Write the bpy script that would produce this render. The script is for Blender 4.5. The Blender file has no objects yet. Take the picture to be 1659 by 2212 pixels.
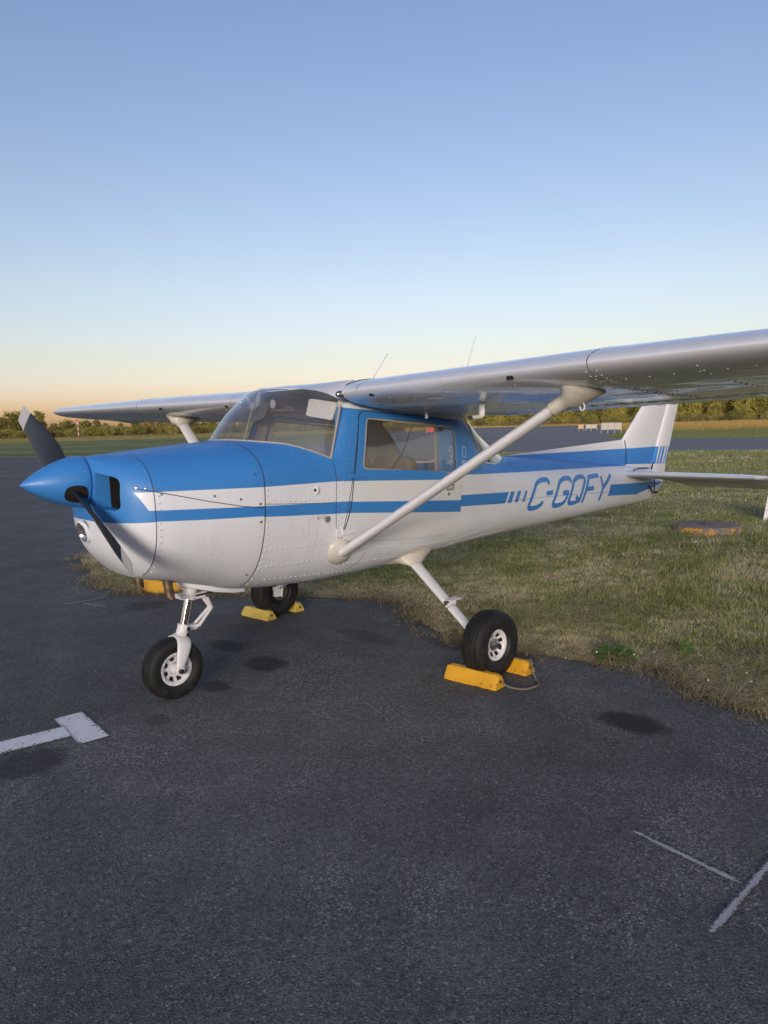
import bpy, math, random
import numpy as np
from mathutils import Vector, Matrix, geometry
rad = math.radians
random.seed(7); rng = np.random.default_rng(7)
sc = bpy.context.scene
COL = sc.collection

# ------------------------------------------------------------------ camera, sky, sun, exposure
CAM = np.array([-1.24621128, -4.03892508, 1.61781621])
YAW, PITCH, ROLL = rad(43.49080464), rad(-6.73435773), rad(-1.38068099)
fwd = Vector((math.sin(YAW)*math.cos(PITCH), math.cos(YAW)*math.cos(PITCH), math.sin(PITCH)))
rgt = fwd.cross(Vector((0, 0, 1))).normalized(); upv = rgt.cross(fwd)
r2 = math.cos(ROLL)*rgt + math.sin(ROLL)*upv
u2 = -math.sin(ROLL)*rgt + math.cos(ROLL)*upv
camd = bpy.data.cameras.new('camera'); cam = bpy.data.objects.new('camera', camd); COL.objects.link(cam)
cam.matrix_world = Matrix(((r2.x, u2.x, -fwd.x, CAM[0]), (r2.y, u2.y, -fwd.y, CAM[1]), (r2.z, u2.z, -fwd.z, CAM[2]), (0, 0, 0, 1)))
camd.sensor_fit = 'VERTICAL'; camd.sensor_height = 36.0; camd.sensor_width = 27.0
camd.lens = 1589.2828597/2212*36.0
camd.clip_start = 0.05; camd.clip_end = 4000
sc.camera = cam

SUN_AZ = rad(52.0)          # the way the light travels, measured from +Y towards +X
SUN_EL = rad(4.5)
ld = Vector((math.sin(SUN_AZ)*math.cos(SUN_EL), math.cos(SUN_AZ)*math.cos(SUN_EL), -math.sin(SUN_EL)))
sl = bpy.data.lights.new('sun', 'SUN'); sl.energy = 3.2; sl.angle = rad(22.0); sl.color = (1.0, 0.90, 0.79)   # the low sun's wide glow over the added shade wood
sun = bpy.data.objects.new('sun', sl); COL.objects.link(sun)
sun.rotation_euler = ld.to_track_quat('-Z', 'Y').to_euler(); sun.location = (-30, -30, 40)

world = bpy.data.worlds.new('World'); sc.world = world; world.use_nodes = True
wn = world.node_tree.nodes; wl = world.node_tree.links
bg = wn['Background']
sky = wn.new('ShaderNodeTexSky'); sky.sky_type = 'NISHITA'; sky.sun_disc = False
sky.sun_elevation = SUN_EL
sky.sun_rotation = SUN_AZ + math.pi
sky.altitude = 1500; sky.air_density = 1.0; sky.dust_density = 4.5; sky.ozone_density = 1.2
tint = wn.new('ShaderNodeMix'); tint.data_type = 'RGBA'; tint.blend_type = 'MULTIPLY'; tint.inputs[0].default_value = 1.0
tint.inputs[7].default_value = (1.08, 1.0, 1.12, 1)
# the air near the ground reddens the sky all round the horizon
tc = wn.new('ShaderNodeTexCoord'); sx = wn.new('ShaderNodeSeparateXYZ'); wl.new(tc.outputs['Generated'], sx.inputs[0])
hr = wn.new('ShaderNodeValToRGB'); wl.new(sx.outputs[2], hr.inputs[0])
he = hr.color_ramp.elements
for k, (pz, cz) in enumerate(((0, (1.13, .95, 1.12)), (.045, (1.09, .95, 1.12)), (.09, (1.05, .93, .92)), (.18, (1.11, .99, .92)), (.31, (1.05, .99, .98)), (.5, (.96, .96, 1.05)))):
    el_ = he[k] if k < 2 else he.new(pz)
    el_.position = pz; el_.color = (*cz, 1)
t2 = wn.new('ShaderNodeMix'); t2.data_type = 'RGBA'; t2.blend_type = 'MULTIPLY'; t2.inputs[0].default_value = 1.0
wl.new(sky.outputs[0], tint.inputs[6]); wl.new(tint.outputs[2], t2.inputs[6]); wl.new(hr.outputs[0], t2.inputs[7]); wl.new(t2.outputs[2], bg.inputs[0]); bg.inputs[1].default_value = 0.13

vs = sc.view_settings
vs.view_transform = 'Standard'; vs.look = 'None'; vs.gamma = 1.0; vs.use_curve_mapping = False
vs.exposure = 1.1
sc.cycles.max_bounces = 8; sc.cycles.transparent_max_bounces = 16
sc.cycles.use_denoising = True
sc.cycles.caustics_reflective = False; sc.cycles.caustics_refractive = False

# ------------------------------------------------------------------ node helpers
class NT:
    def __init__(s, m):
        s.m = m; s.t = m.node_tree; s.n = s.t.nodes; s.l = s.t.links
    def node(s, typ, **kw):
        n = s.n.new(typ)
        for k, v in kw.items():
            setattr(n, k, v)
        return n
    def inp(s, n, i, v):
        if v is None: return
        if hasattr(v, 'links') or isinstance(v, bpy.types.NodeSocket): s.l.new(v, n.inputs[i])
        else:
            sk = n.inputs[i]
            if sk.type == 'RGBA' and not hasattr(v, '__len__'): v = (v, v, v, 1)
            elif sk.type == 'RGBA' and len(v) == 3: v = (*v, 1)
            sk.default_value = v
    def math(s, op, a, b=None, c=None, clamp=False):
        n = s.node('ShaderNodeMath', operation=op); n.use_clamp = clamp
        s.inp(n, 0, a); s.inp(n, 1, b); s.inp(n, 2, c); return n.outputs[0]
    def noise(s, scale, detail=3, rough=.55, vec=None, dim='3D'):
        n = s.node('ShaderNodeTexNoise', noise_dimensions=dim)
        s.inp(n, 'Scale', scale); s.inp(n, 'Detail', detail); s.inp(n, 'Roughness', rough)
        if vec is not None: s.l.new(vec, n.inputs['Vector'])
        return n.outputs['Fac']
    def voro(s, scale, vec=None, out='Distance', feature='F1'):
        n = s.node('ShaderNodeTexVoronoi', feature=feature); s.inp(n, 'Scale', scale)
        if vec is not None: s.l.new(vec, n.inputs['Vector'])
        return n.outputs[out]
    def ramp(s, f, *stops, interp='LINEAR'):
        n = s.node('ShaderNodeValToRGB'); n.color_ramp.interpolation = interp
        e = n.color_ramp.elements
        while len(e) < len(stops): e.new(.5)
        for el, (p, c) in zip(e, stops):
            el.position = p; el.color = (c, c, c, 1) if not hasattr(c, '__len__') else (*c, 1)
        s.l.new(f, n.inputs[0]); return n.outputs[0]
    def mix(s, f, a, b, blend='MIX'):
        n = s.node('ShaderNodeMix', data_type='RGBA', blend_type=blend)
        s.inp(n, 0, f); s.inp(n, 6, a); s.inp(n, 7, b); return n.outputs[2]
    def coord(s, which='Object'):
        return s.node('ShaderNodeTexCoord').outputs[which]
    def mapping(s, vec, scale=(1, 1, 1), loc=(0, 0, 0), rot=(0, 0, 0)):
        n = s.node('ShaderNodeMapping'); s.l.new(vec, n.inputs[0])
        n.inputs['Location'].default_value = loc; n.inputs['Rotation'].default_value = rot; n.inputs['Scale'].default_value = scale
        return n.outputs[0]
    def sep(s, vec):
        n = s.node('ShaderNodeSeparateXYZ'); s.l.new(vec, n.inputs[0]); return n.outputs
    def bump(s, h, strength=.3, dist=.01, normal=None):
        n = s.node('ShaderNodeBump'); s.inp(n, 'Strength', strength); s.inp(n, 'Distance', dist); s.l.new(h, n.inputs['Height'])
        if normal is not None: s.l.new(normal, n.inputs['Normal'])
        return n.outputs[0]

def mat(name, color=.5, rough=.5, metal=0., spec=.5, coat=0., build=None):
    m = bpy.data.materials.new(name); m.use_nodes = True
    T = NT(m); b = m.node_tree.nodes['Principled BSDF']; T.b = b
    T.inp(b, 'Base Color', color); T.inp(b, 'Roughness', rough); T.inp(b, 'Metallic', metal)
    T.inp(b, 'Specular IOR Level', spec); T.inp(b, 'Coat Weight', coat)
    if coat: T.inp(b, 'Coat Roughness', .06)
    if build: build(T)
    return m

def polymask(T, X, Z, polys, soft=.0015):
    """union of convex polygons in the side view"""
    tot = None
    for poly in polys:
        ar = sum(poly[i][0]*poly[(i+1) % len(poly)][1]-poly[(i+1) % len(poly)][0]*poly[i][1] for i in range(len(poly)))
        if ar < 0: poly = poly[::-1]
        cur = None
        for i in range(len(poly)):
            (x0, z0), (x1, z1) = poly[i], poly[(i+1) % len(poly)]
            L = math.hypot(x1-x0, z1-z0); a, b = -(z1-z0)/L, (x1-x0)/L
            d = T.math('MULTIPLY_ADD', X, a, T.math('MULTIPLY_ADD', Z, b, -(a*x0+b*z0)))
            cur = d if cur is None else T.math('MINIMUM', cur, d)
        tot = cur if tot is None else T.math('MAXIMUM', tot, cur)
    return T.math('MULTIPLY_ADD', tot, 1/soft, .5, clamp=True)

BLUE = (.042, .235, .62); WHITE = (.76, .80, .85)
def paint(name, polys, white=WHITE, rough=.43, streak=.7):
    def bld(T):
        co = T.coord(); s = T.sep(co)
        base = white
        st = T.noise(1.0, 4, .6, T.mapping(co, (55, 55, 1.6)))
        st = T.ramp(st, (.50, 0.), (.78, 1.))
        low = T.ramp(T.noise(2.2, 3, .5, co), (.42, 0.), (.68, 1.))
        dirt = T.math('MULTIPLY', T.math('MULTIPLY', st, low), streak)
        fine = T.ramp(T.noise(9, 4, .65, co), (.35, .0), (.8, 1.))
        wcol = T.mix(dirt, base, (.46, .455, .44))
        wcol = T.mix(T.math('MULTIPLY', fine, .16), wcol, (.60, .60, .59))
        bcol = T.mix(T.math('MULTIPLY', fine, .18), BLUE, (.05, .20, .45))
        if polys:
            mk = polymask(T, s[0], s[2], polys)
            col = T.mix(mk, wcol, bcol)
        else: col = wcol
        T.l.new(col, T.b.inputs['Base Color'])
        r = T.math('MULTIPLY_ADD', fine, .16, rough)
        T.l.new(r, T.b.inputs['Roughness'])
        h = T.noise(3.2, 2, .5, co)
        T.l.new(T.bump(h, .10, .02), T.b.inputs['Normal'])
    return mat(name, rough=rough, coat=.06, build=bld)

# ------------------------------------------------------------------ mesh helpers
class MB:
    def __init__(s): s.v = []; s.f = []
    def add(s, v, f):
        o = len(s.v); s.v += [tuple(map(float, p)) for p in v]; s.f += [tuple(i+o for i in q) for q in f]; return s
    def box(s, c, h, rot=None):
        c = Vector(c); vs = []
        for sx in (-1, 1):
            for sy in (-1, 1):
                for sz in (-1, 1):
                    p = Vector((sx*h[0], sy*h[1], sz*h[2]))
                    if rot is not None: p = rot @ p
                    vs.append(c+p)
        return s.add(vs, [(0, 1, 3, 2), (4, 6, 7, 5), (0, 4, 5, 1), (2, 3, 7, 6), (0, 2, 6, 4), (1, 5, 7, 3)])
    def rings(s, rings, cap=True, closed=True):
        n = len(rings[0]); v = [p for r in rings for p in r]; f = []
        for i in range(len(rings)-1):
            for j in range(n if closed else n-1):
                a, b = i*n+j, i*n+(j+1) % n
                f.append((a, b, b+n, a+n))
        if cap:
            f.append(tuple(range(n-1, -1, -1))); f.append(tuple((len(rings)-1)*n+j for j in range(n)))
        return s.add(v, f)
    def tube(s, pts, r, n=10, cap=True, ry=None, ref=None):
        pts = [Vector(p) for p in pts]
        rs = r if hasattr(r, '__len__') else [r]*len(pts)
        rys = rs if ry is None else (ry if hasattr(ry, '__len__') else [ry]*len(pts))
        prev = None; R = []
        for i, p in enumerate(pts):
            t = (pts[min(i+1, len(pts)-1)]-pts[max(i-1, 0)]).normalized()
            if prev is None:
                a = Vector(ref) if ref is not None else (Vector((0, 0, 1)) if abs(t.z) < .9 else Vector((1, 0, 0)))
            else: a = prev if ref is None else Vector(ref)
            a = (a-t*a.dot(t)).normalized(); prev = a; b = t.cross(a)
            R.append([p+a*(rs[i]*math.cos(k*2*math.pi/n))+b*(rys[i]*math.sin(k*2*math.pi/n)) for k in range(n)])
        return s.rings(R, cap)
    def lathe(s, prof, org, axis, n=32, cap=False):
        """prof: (along, radius)"""
        ax = Vector(axis).normalized(); a = ax.orthogonal().normalized(); b = ax.cross(a); org = Vector(org)
        R = [[org+ax*h+(a*math.cos(k*2*math.pi/n)+b*math.sin(k*2*math.pi/n))*r for k in range(n)] for h, r in prof]
        return s.rings(R, cap)
    def dome(s, p, nrm, r, h=None, n=6):
        nrm = Vector(nrm).normalized(); a = nrm.orthogonal().normalized(); b = nrm.cross(a); p = Vector(p); h = r*.75 if h is None else h
        v = []
        for rr, hh in ((r, 0), (r*.72, h*.75)):
            v += [p+(a*math.cos(k*2*math.pi/n)+b*math.sin(k*2*math.pi/n))*rr+nrm*hh for k in range(n)]
        v.append(p+nrm*h)
        f = [(k, (k+1) % n, n+(k+1) % n, n+k) for k in range(n)]+[(n+k, n+(k+1) % n, 2*n) for k in range(n)]
        return s.add(v, f)
    def build(s, name, m, parent=None, smooth=True, angle=35, label=None, kind=None):
        return link(name, s.v, s.f, m, parent, smooth, angle, label, kind)

def link(name, v, f, m, parent=None, smooth=True, angle=35, label=None, kind=None, normals=None):
    me = bpy.data.meshes.new(name); me.from_pydata([tuple(p) for p in v], [], f); me.update()
    me.materials.append(m)
    o = bpy.data.objects.new(name, me); COL.objects.link(o)
    if normals is not None:
        me.polygons.foreach_set('use_smooth', [True]*len(me.polygons))
        me.normals_split_custom_set_from_vertices([tuple(n) for n in normals])
    elif smooth:
        me.polygons.foreach_set('use_smooth', [True]*len(me.polygons))
        me.set_sharp_from_angle(angle=rad(angle))
    if parent is not None: o.parent = parent
    if label: o['label'] = label
    if kind: o['kind'] = kind
    return o

def npmesh(name, verts, nface, m, per=3, colors=None, smooth=False):
    """fast mesh from a numpy vertex array; consecutive groups of `per` vertices form faces"""
    me = bpy.data.meshes.new(name); nv = len(verts)
    me.vertices.add(nv); me.vertices.foreach_set('co', np.ascontiguousarray(verts, np.float32).ravel())
    me.loops.add(nv); me.loops.foreach_set('vertex_index', np.arange(nv, dtype=np.int32))
    me.polygons.add(nface); me.polygons.foreach_set('loop_start', np.arange(0, nv, per, dtype=np.int32))
    if colors is not None:
        at = me.color_attributes.new('Col', 'FLOAT_COLOR', 'POINT')
        at.data.foreach_set('color', np.ascontiguousarray(colors, np.float32).ravel())
    me.update(calc_edges=True); me.validate()
    me.materials.append(m)
    o = bpy.data.objects.new(name, me); COL.objects.link(o)
    return o

def tag(o, label=None, cat=None, group=None, kind=None):
    if label: o['label'] = label
    if cat: o['category'] = cat
    if group: o['group'] = group
    if kind: o['kind'] = kind
    return o
def empty(name, loc, label=None, cat=None, group=None):
    o = bpy.data.objects.new(name, None); COL.objects.link(o); o.location = loc; o.empty_display_size = .3
    return tag(o, label, cat, group)

def inpoly(px, pz, poly):
    px = np.asarray(px); pz = np.asarray(pz); ins = np.zeros(px.shape, bool); n = len(poly); j = n-1
    for i in range(n):
        xi, zi = poly[i]; xj, zj = poly[j]
        if zi != zj:
            ins ^= ((zi > pz) != (zj > pz)) & (px < (xj-xi)*(pz-zi)/(zj-zi)+xi)
        j = i
    return ins

def dens(poly, step, closed=True):
    out = []; n = len(poly)
    for i in range(n if closed else n-1):
        a = np.array(poly[i], float); b = np.array(poly[(i+1) % n], float)
        k = max(1, int(math.ceil(np.linalg.norm(b-a)/step)))
        for q in range(k): out.append(tuple(a+(b-a)*q/k))
    if not closed: out.append(tuple(poly[-1]))
    return out

def rounded(poly, r, seg=5):
    """round the corners of a polygon"""
    out = []; n = len(poly)
    for i in range(n):
        p0, p, p1 = (np.array(poly[(i+k) % n], float) for k in (-1, 0, 1))
        a = (p0-p); b = (p1-p); la, lb = np.linalg.norm(a), np.linalg.norm(b)
        rr = min(r if not hasattr(r, '__len__') else r[i], la*.45, lb*.45)
        A = p+a/la*rr; B = p+b/lb*rr
        for k in range(seg+1):
            t = k/seg; out.append(tuple((1-t)**2*A+2*t*(1-t)*p+t*t*B))
    return out

def offset_poly(poly, d):
    """move the outline outwards by d (polygon in any winding)"""
    n = len(poly); P = np.array(poly, float)
    ar = sum(P[i][0]*P[(i+1) % n][1]-P[(i+1) % n][0]*P[i][1] for i in range(n))
    sg = 1 if ar > 0 else -1; out = []
    for i in range(n):
        e = P[(i+1) % n]-P[i-1]; e /= np.linalg.norm(e)+1e-9
        out.append(tuple(P[i]+sg*d*np.array([e[1], -e[0]])))
    return out

# ------------------------------------------------------------------ ground, apron, taxiway
def W2(pts, z): return [(x, y, z) for x, y in pts]
ISLAND = [(2.45, 5.75), (2.2, 5.0), (2.02, 4.3), (1.85, 3.7), (1.84, 3.2), (2.02, 2.85), (2.62, 2.03), (2.9, 1.55), (3.08, 1.25), (3.35, 1.0), (3.4, .7), (3.15, .25),
          (2.9, -.2), (2.85, -.55), (2.91, -1.04), (2.98, -1.34), (3.08, -1.67), (3.24, -1.95), (3.05, -2.12), (2.95, -2.28), (2.86, -2.5), (2.89, -2.7), (2.95, -3.2), (3.1, -4.2), (3.4, -6), (4.2, -9), (6, -14),
          (47.5, -14), (41.8, -2), (36.3, 8.8), (30.6, 19.8), (24.0, 19.0), (14, 13.5), (7, 8.8), (4, 6.6)]
rj = random.Random(3)
isl = []
for k, p in enumerate(dens(ISLAND, .10)):
    d = math.hypot(p[0]-CAM[0], p[1]-CAM[1]); a = .028 if d < 14 else .15
    isl.append((p[0]+rj.gauss(0, a), p[1]+rj.gauss(0, a)))

def sheet(name, outer, holes, z, m, label=None):
    pts = list(outer); edges = [(i, (i+1) % len(outer)) for i in range(len(outer))]
    for h in holes:
        o = len(pts); pts += h; edges += [(o+i, o+(i+1) % len(h)) for i in range(len(h))]
    r = geometry.delaunay_2d_cdt([Vector(p) for p in pts], edges, [], 0, 1e-5)
    vv = np.array([(p.x, p.y) for p in r[0]]); tr = np.array([t for t in r[2]])
    c = vv[tr].mean(1); ok = inpoly(c[:, 0], c[:, 1], outer)
    for h in holes: ok &= ~inpoly(c[:, 0], c[:, 1], h)
    o = link(name, [(x, y, z) for x, y in vv], [tuple(int(i) for i in t) for t in tr[ok]], m, None, False)
    return tag(o, label, None, None, 'structure')

def b_ground(T):
    co = T.coord('Object'); s = T.sep(co)
    # mowing swathes run along the taxiway
    rot = T.mapping(co, (1, 1, 1), (0, 0, 0), (0, 0, rad(65)))
    sw = T.noise(1, 4, .6, T.mapping(rot, (.012, .20, 1)))
    pat = T.noise(.09, 5, .6, co); fin = T.noise(6, 6, .7, co)
    c = T.ramp(T.math('MULTIPLY_ADD', sw, .6, T.math('MULTIPLY', pat, .4)), (.38, (.11, .145, .05)), (.49, (.21, .24, .09)), (.60, (.36, .34, .16)))
    c = T.mix(T.math('MULTIPLY', fin, .45), c, (.12, .15, .05), 'MIX')
    # dry hay meadow far out
    dist = T.math('MULTIPLY_ADD', s[0], .93, T.math('MULTIPLY', s[1], .30))
    dry = T.ramp(T.math('MULTIPLY_ADD', T.noise(.03, 3, .5, co), 30, dist), (0, 0.), (1, 1.))
    dn = T.node('ShaderNodeMapRange'); T.l.new(T.math('MULTIPLY_ADD', T.noise(.03, 3, .5, co), 40, dist), dn.inputs[0])
    dn.inputs[1].default_value = 122; dn.inputs[2].default_value = 132
    c = T.mix(dn.outputs[0], c, T.ramp(T.noise(.3, 5, .7, co), (.3, (.15, .105, .035)), (.7, (.25, .18, .07))))
    # worn earth under the near turf
    T.l.new(c, T.b.inputs['Base Color'])
    T.l.new(T.bump(fin, .6, .05), T.b.inputs['Normal'])
M_ground = mat('far_grass', rough=.9, spec=.1, build=b_ground)

SPOTS = [(1.58, .69, .11, .20, .75), (1.53, .13, .15, .19, 1.0), (1.06, -.02, .09, .12, .8), (2.31, -2.19, .13, .19, 1.0), (-.16, -.29, .22, .17, .8), (.55, -.25, .07, .1, .5), (1.75, 2.4, .2, .2, .6), (2.72, -.7, .10, .4, .5), (2.45, .1, .12, .35, .5)]
def b_asphalt(T):
    co = T.coord('Object'); s = T.sep(co)
    big = T.noise(.35, 4, .6, co); mid = T.noise(2.2, 4, .6, co)
    gr = T.noise(135, 4, .75, co); ag = T.voro(150, co, 'Color'); ag2 = T.voro(105, co, 'Color')
    agv = T.sep(ag)[0]; agw = T.sep(ag2)[1]
    col = T.ramp(T.math('MULTIPLY_ADD', big, .55, T.math('MULTIPLY', mid, .45)), (.34, (.094, .095, .096)), (.5, (.128, .129, .130)), (.66, (.178, .179, .179)))
    gr2 = T.noise(34, 4, .8, co)
    gm = T.math('MULTIPLY', T.ramp(gr, (.32, .25), (.50, .75), (.68, 1.35)), T.ramp(gr2, (.34, .60), (.66, 1.15)))
    col = T.mix(1.0, col, T.math('MULTIPLY', gm, 1.30), 'MULTIPLY')
    # pale worn aggregate in patches
    wear = T.ramp(T.math('MULTIPLY_ADD', T.noise(.9, 4, .65, co), .7, T.math('MULTIPLY', T.noise(4.5, 4, .7, co), .3)), (.49, 0.), (.58, 1.))
    chips = T.ramp(agv, (.80, 0.), (.88, 1.))
    few = T.math('MAXIMUM', T.ramp(agv, (.965, 0.), (.975, 1.)), T.ramp(agw, (.985, 0.), (.99, 1.)))
    f = T.math('MAXIMUM', T.math('MULTIPLY', T.math('MULTIPLY', chips, wear), .48), T.math('MULTIPLY', few, .30))
    col = T.mix(f, col, (.50, .50, .50))
    pits = T.ramp(T.sep(ag2)[2], (.84, 0.), (.93, .6)); col = T.mix(pits, col, (.045, .046, .048))
    # oil and tar stains
    tot = None
    wob = T.math('MULTIPLY_ADD', T.noise(12, 5, .7, co), 1.2, -.60)
    for (x, y, rx, ry, st) in SPOTS:
        dx = T.math('MULTIPLY', T.math('ADD', s[0], -x), 1/rx); dy = T.math('MULTIPLY', T.math('ADD', s[1], -y), 1/ry)
        r = T.math('ADD', T.math('SQRT', T.math('ADD', T.math('MULTIPLY', dx, dx), T.math('MULTIPLY', dy, dy))), wob)
        n = T.node('ShaderNodeMapRange'); T.l.new(r, n.inputs[0]); n.inputs[1].default_value = 1.12; n.inputs[2].default_value = .70
        v = T.math('MULTIPLY', n.outputs[0], st); tot = v if tot is None else T.math('MAXIMUM', tot, v)
    col = T.mix(T.math('MULTIPLY', tot, .82), col, (.020, .020, .021))
    T.l.new(col, T.b.inputs['Base Color'])
    rr = T.math('MULTIPLY_ADD', gr, .2, .70); T.l.new(rr, T.b.inputs['Roughness'])
    h = T.math('ADD', T.math('MULTIPLY', T.voro(150, co), .7), T.math('MULTIPLY', T.noise(60, 4, .7, co), .8))
    T.l.new(T.bump(h, .65, .005), T.b.inputs['Normal'])
M_asphalt = mat('asphalt', rough=.9, spec=.25, build=b_asphalt)
def b_taxi(T):
    co = T.coord('Object'); rot = T.mapping(co, (1, 1, 1), (0, 0, 0), (0, 0, rad(65)))
    a = T.noise(1, 4, .6, T.mapping(rot, (.02, .25, 1)))
    c = T.ramp(a, (.35, (.15, .148, .15)), (.65, (.24, .235, .235)))
    c = T.mix(T.math('MULTIPLY', T.noise(8, 5, .7, co), .4), c, (.05, .05, .055))
    T.l.new(c, T.b.inputs['Base Color'])
M_taxi = mat('old_asphalt', rough=.75, spec=.3, build=b_taxi)
def b_earth(T):
    co = T.coord('Object')
    c = T.ramp(T.noise(14, 6, .7, co), (.3, (.13, .115, .065)), (.5, (.28, .24, .14)), (.72, (.44, .37, .23)))
    T.l.new(c, T.b.inputs['Base Color']); T.l.new(T.bump(T.noise(40, 5, .7, co), .8, .03), T.b.inputs['Normal'])
M_earth = mat('turf_thatch', rough=.95, spec=.1, build=b_earth)

g = link('ground', [(-1500, -1500, -.012), (1500, -1500, -.012), (1500, 1500, -.012), (-1500, 1500, -.012)], [(0, 1, 2, 3)], M_ground, None, False)
tag(g, kind='structure')
APRON = [(-90, -70), (60, -70), (60, -14), (6, -14), (4.2, -9), (3.6, -6.2), (3.6, -1), (3.8, 1.5), (4, 6.6), (14, 13.5), (24.0, 19.0), (24.2, 27.0), (23.0, 34.2), (15.1, 52.5), (-20, 137), (-90, 137)]
sheet('apron', APRON, [], 0.0, M_asphalt)
TAXI = [(24.0, 18.6), (30.6, 19.8), (36.3, 8.8), (47.5, -14), (60, -39), (88, -42), (58.1, 16.3), (57.2, 24), (58.5, 29), (64, 33.2), (74, 37.6), (90, 46), (215, 118), (172, 150), (92, 96), (60, 66), (38, 48), (23.5, 35)]
sheet('taxiway', TAXI, [], 0.002, M_taxi)
sheet('turf_verge', isl, [], 0.006, M_earth)

# ------------------------------------------------------------------ paint markings on the asphalt
def b_mark(cov):
    def f(T):
        co = T.coord('Object')
        n = T.math('MULTIPLY_ADD', T.noise(90, 4, .75, co), .7, T.math('MULTIPLY', T.noise(7, 4, .7, co), .3))
        fac = T.ramp(n, (cov-.04, 0.), (cov+.04, 1.))
        at = T.node('ShaderNodeAttribute'); at.attribute_name = 'Col'
        edge = T.sep(at.outputs['Color'])[0]
        fac = T.math('MULTIPLY', T.ramp(T.math('ADD', n, T.math('MULTIPLY_ADD', edge, 1.0, -1.0)), (cov-.05, 0.), (cov+.05, 1.)), 1.0)
        T.l.new(T.bump(T.noise(150, 3, .7, co), .7, .005), T.b.inputs['Normal'])
        tr = T.node('ShaderNodeBsdfTransparent'); mx = T.node('ShaderNodeMixShader')
        T.l.new(fac, mx.inputs[0]); T.l.new(tr.outputs[0], mx.inputs[1]); T.l.new(T.b.outputs[0], mx.inputs[2])
        T.l.new(mx.outputs[0], T.n['Material Output'].inputs[0])
    return f
M_mark = mat('worn_white_paint', (.82, .84, .86), .7, build=b_mark(.40))
M_spray = mat('sprayed_white_paint', (.42, .44, .46), .8, build=b_mark(.33))
M_yell = mat('faded_yellow_paint', (.55, .42, .16), .7, build=b_mark(.30))
def strip(name, pts, width, z, m, label, cat, soft=True, seg=.04):
    """a painted stroke with feathered edges: vertex colour 1 in the middle, 0 at the rim"""
    P = dens(pts, seg, False); v = []; f = []; c = []; n = len(P)
    for i, p in enumerate(P):
        a = np.array(P[max(i-1, 0)]); b = np.array(P[min(i+1, n-1)]); t = (b-a)/np.linalg.norm(b-a); nn = np.array([-t[1], t[0]])
        endf = min(1, .5+min(i, n-1-i)/6) if soft else 1
        for k, q in enumerate((-1, -.55, 0, .55, 1)):
            e = (1-.55*abs(q)**1.5) if soft else (1 if abs(q) < .9 else .93)
            w = width/2 if not hasattr(width, '__call__') else width(i/(n-1))/2
            v.append((p[0]+nn[0]*q*w, p[1]+nn[1]*q*w, z)); c.append((e*endf,)*3+(1,))
        if i:
            for k in range(4):
                o = i*5+k; f.append((o-5, o-4, o+1, o))
    o = link(name, v, f, m, None, False)
    at = o.data.color_attributes.new('Col', 'FLOAT_COLOR', 'POINT'); at.data.foreach_set('color', np.array(c, np.float32).ravel())
    return tag(o, label, cat, None, 'structure')
# the big T: crossbar and stem
strip('painted_marking', [(.215, .18), (.185, -.27)], .155, .006, M_mark, 'bright white crossbar of the painted T near the nose wheel', 'marking', False)
strip('painted_marking', [(.125, -.05), (-.19, -.01), (-1.2, .16)], .165, .0085, M_mark, 'white painted stem leading to the T crossbar', 'marking', False)
strip('painted_marking', [(1.335, -2.62), (1.268, -3.215)], .05, .006, M_spray, 'long faint sprayed white line on the asphalt', 'marking')
strip('painted_marking', [(1.75, -3.17), (.87, -3.17)], .05, .0085, M_spray, 'short sprayed white stroke crossing the long faint line', 'marking')
strip('painted_marking', [(1.15, 3.0), (1.5, 3.0), (1.75, 3.05)], .03, .006, M_spray, 'thin faint chalk line beyond the nose wheel', 'marking')
strip('painted_marking', [(1.35, 2.98), (1.5, 2.5)], .03, .0085, M_spray, 'short chalk tick off the thin faint line', 'marking')
strip('painted_marking', [(-8, 25.2), (7.7, 27.25), (10.5, 27.7)], .13, .006, M_yell, 'faded yellow taxi line on the far apron', 'marking', False, .3)

# ------------------------------------------------------------------ the aircraft: body surface
ST = np.array([
 (.325, .15, 1.27, 1.475, 1.08, 2.2, 2.2), (.345, .235, 1.25, 1.483, .985, 2.4, 2.3), (.38, .31, 1.22, 1.488, .93, 2.6, 2.4),
 (.43, .375, 1.19, 1.492, .875, 2.8, 2.5), (.52, .435, 1.17, 1.497, .80, 3.0, 2.6), (.75, .485, 1.20, 1.517, .735, 2.8, 2.5),
 (.95, .52, 1.24, 1.532, .68, 2.7, 2.4), (1.14, .541, 1.27, 1.545, .625, 2.6, 2.4), (1.3, .545, 1.27, 1.565, .605, 2.4, 2.5),
 (1.42, .545, 1.26, 1.60, .595, 2.3, 2.6), (1.55, .545, 1.25, 1.64, .59, 2.2, 2.7), (1.66, .545, 1.24, 1.72, .585, 2.2, 2.8),
 (1.80, .545, 1.22, 2.1, .585, 2.2, 2.9), (1.95, .545, 1.21, 2.3, .585, 2.2, 2.9), (2.4, .545, 1.19, 2.3, .595, 2.2, 2.9),
 (2.85, .53, 1.15, 2.25, .625, 2.2, 2.8), (3.05, .515, 1.12, 1.95, .632, 2.2, 2.7), (3.3, .49, 1.10, 1.44, .638, 2.3, 2.6),
 (3.6, .455, 1.08, 1.35, .642, 2.4, 2.5), (3.9, .415, 1.05, 1.325, .645, 2.5, 2.4), (4.75, .32, .99, 1.255, .655, 2.6, 2.4),
 (5.8, .20, .93, 1.156, .672, 2.6, 2.4), (6.5, .115, .90, 1.09, .68, 2.6, 2.4), (6.75, .085, .90, 1.06, .690, 2.5, 2.3),
 (6.95, .055, .91, 1.0, .755, 2.4, 2.2), (7.10, .02, .90, .94, .83, 2.2, 2.2)])
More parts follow.
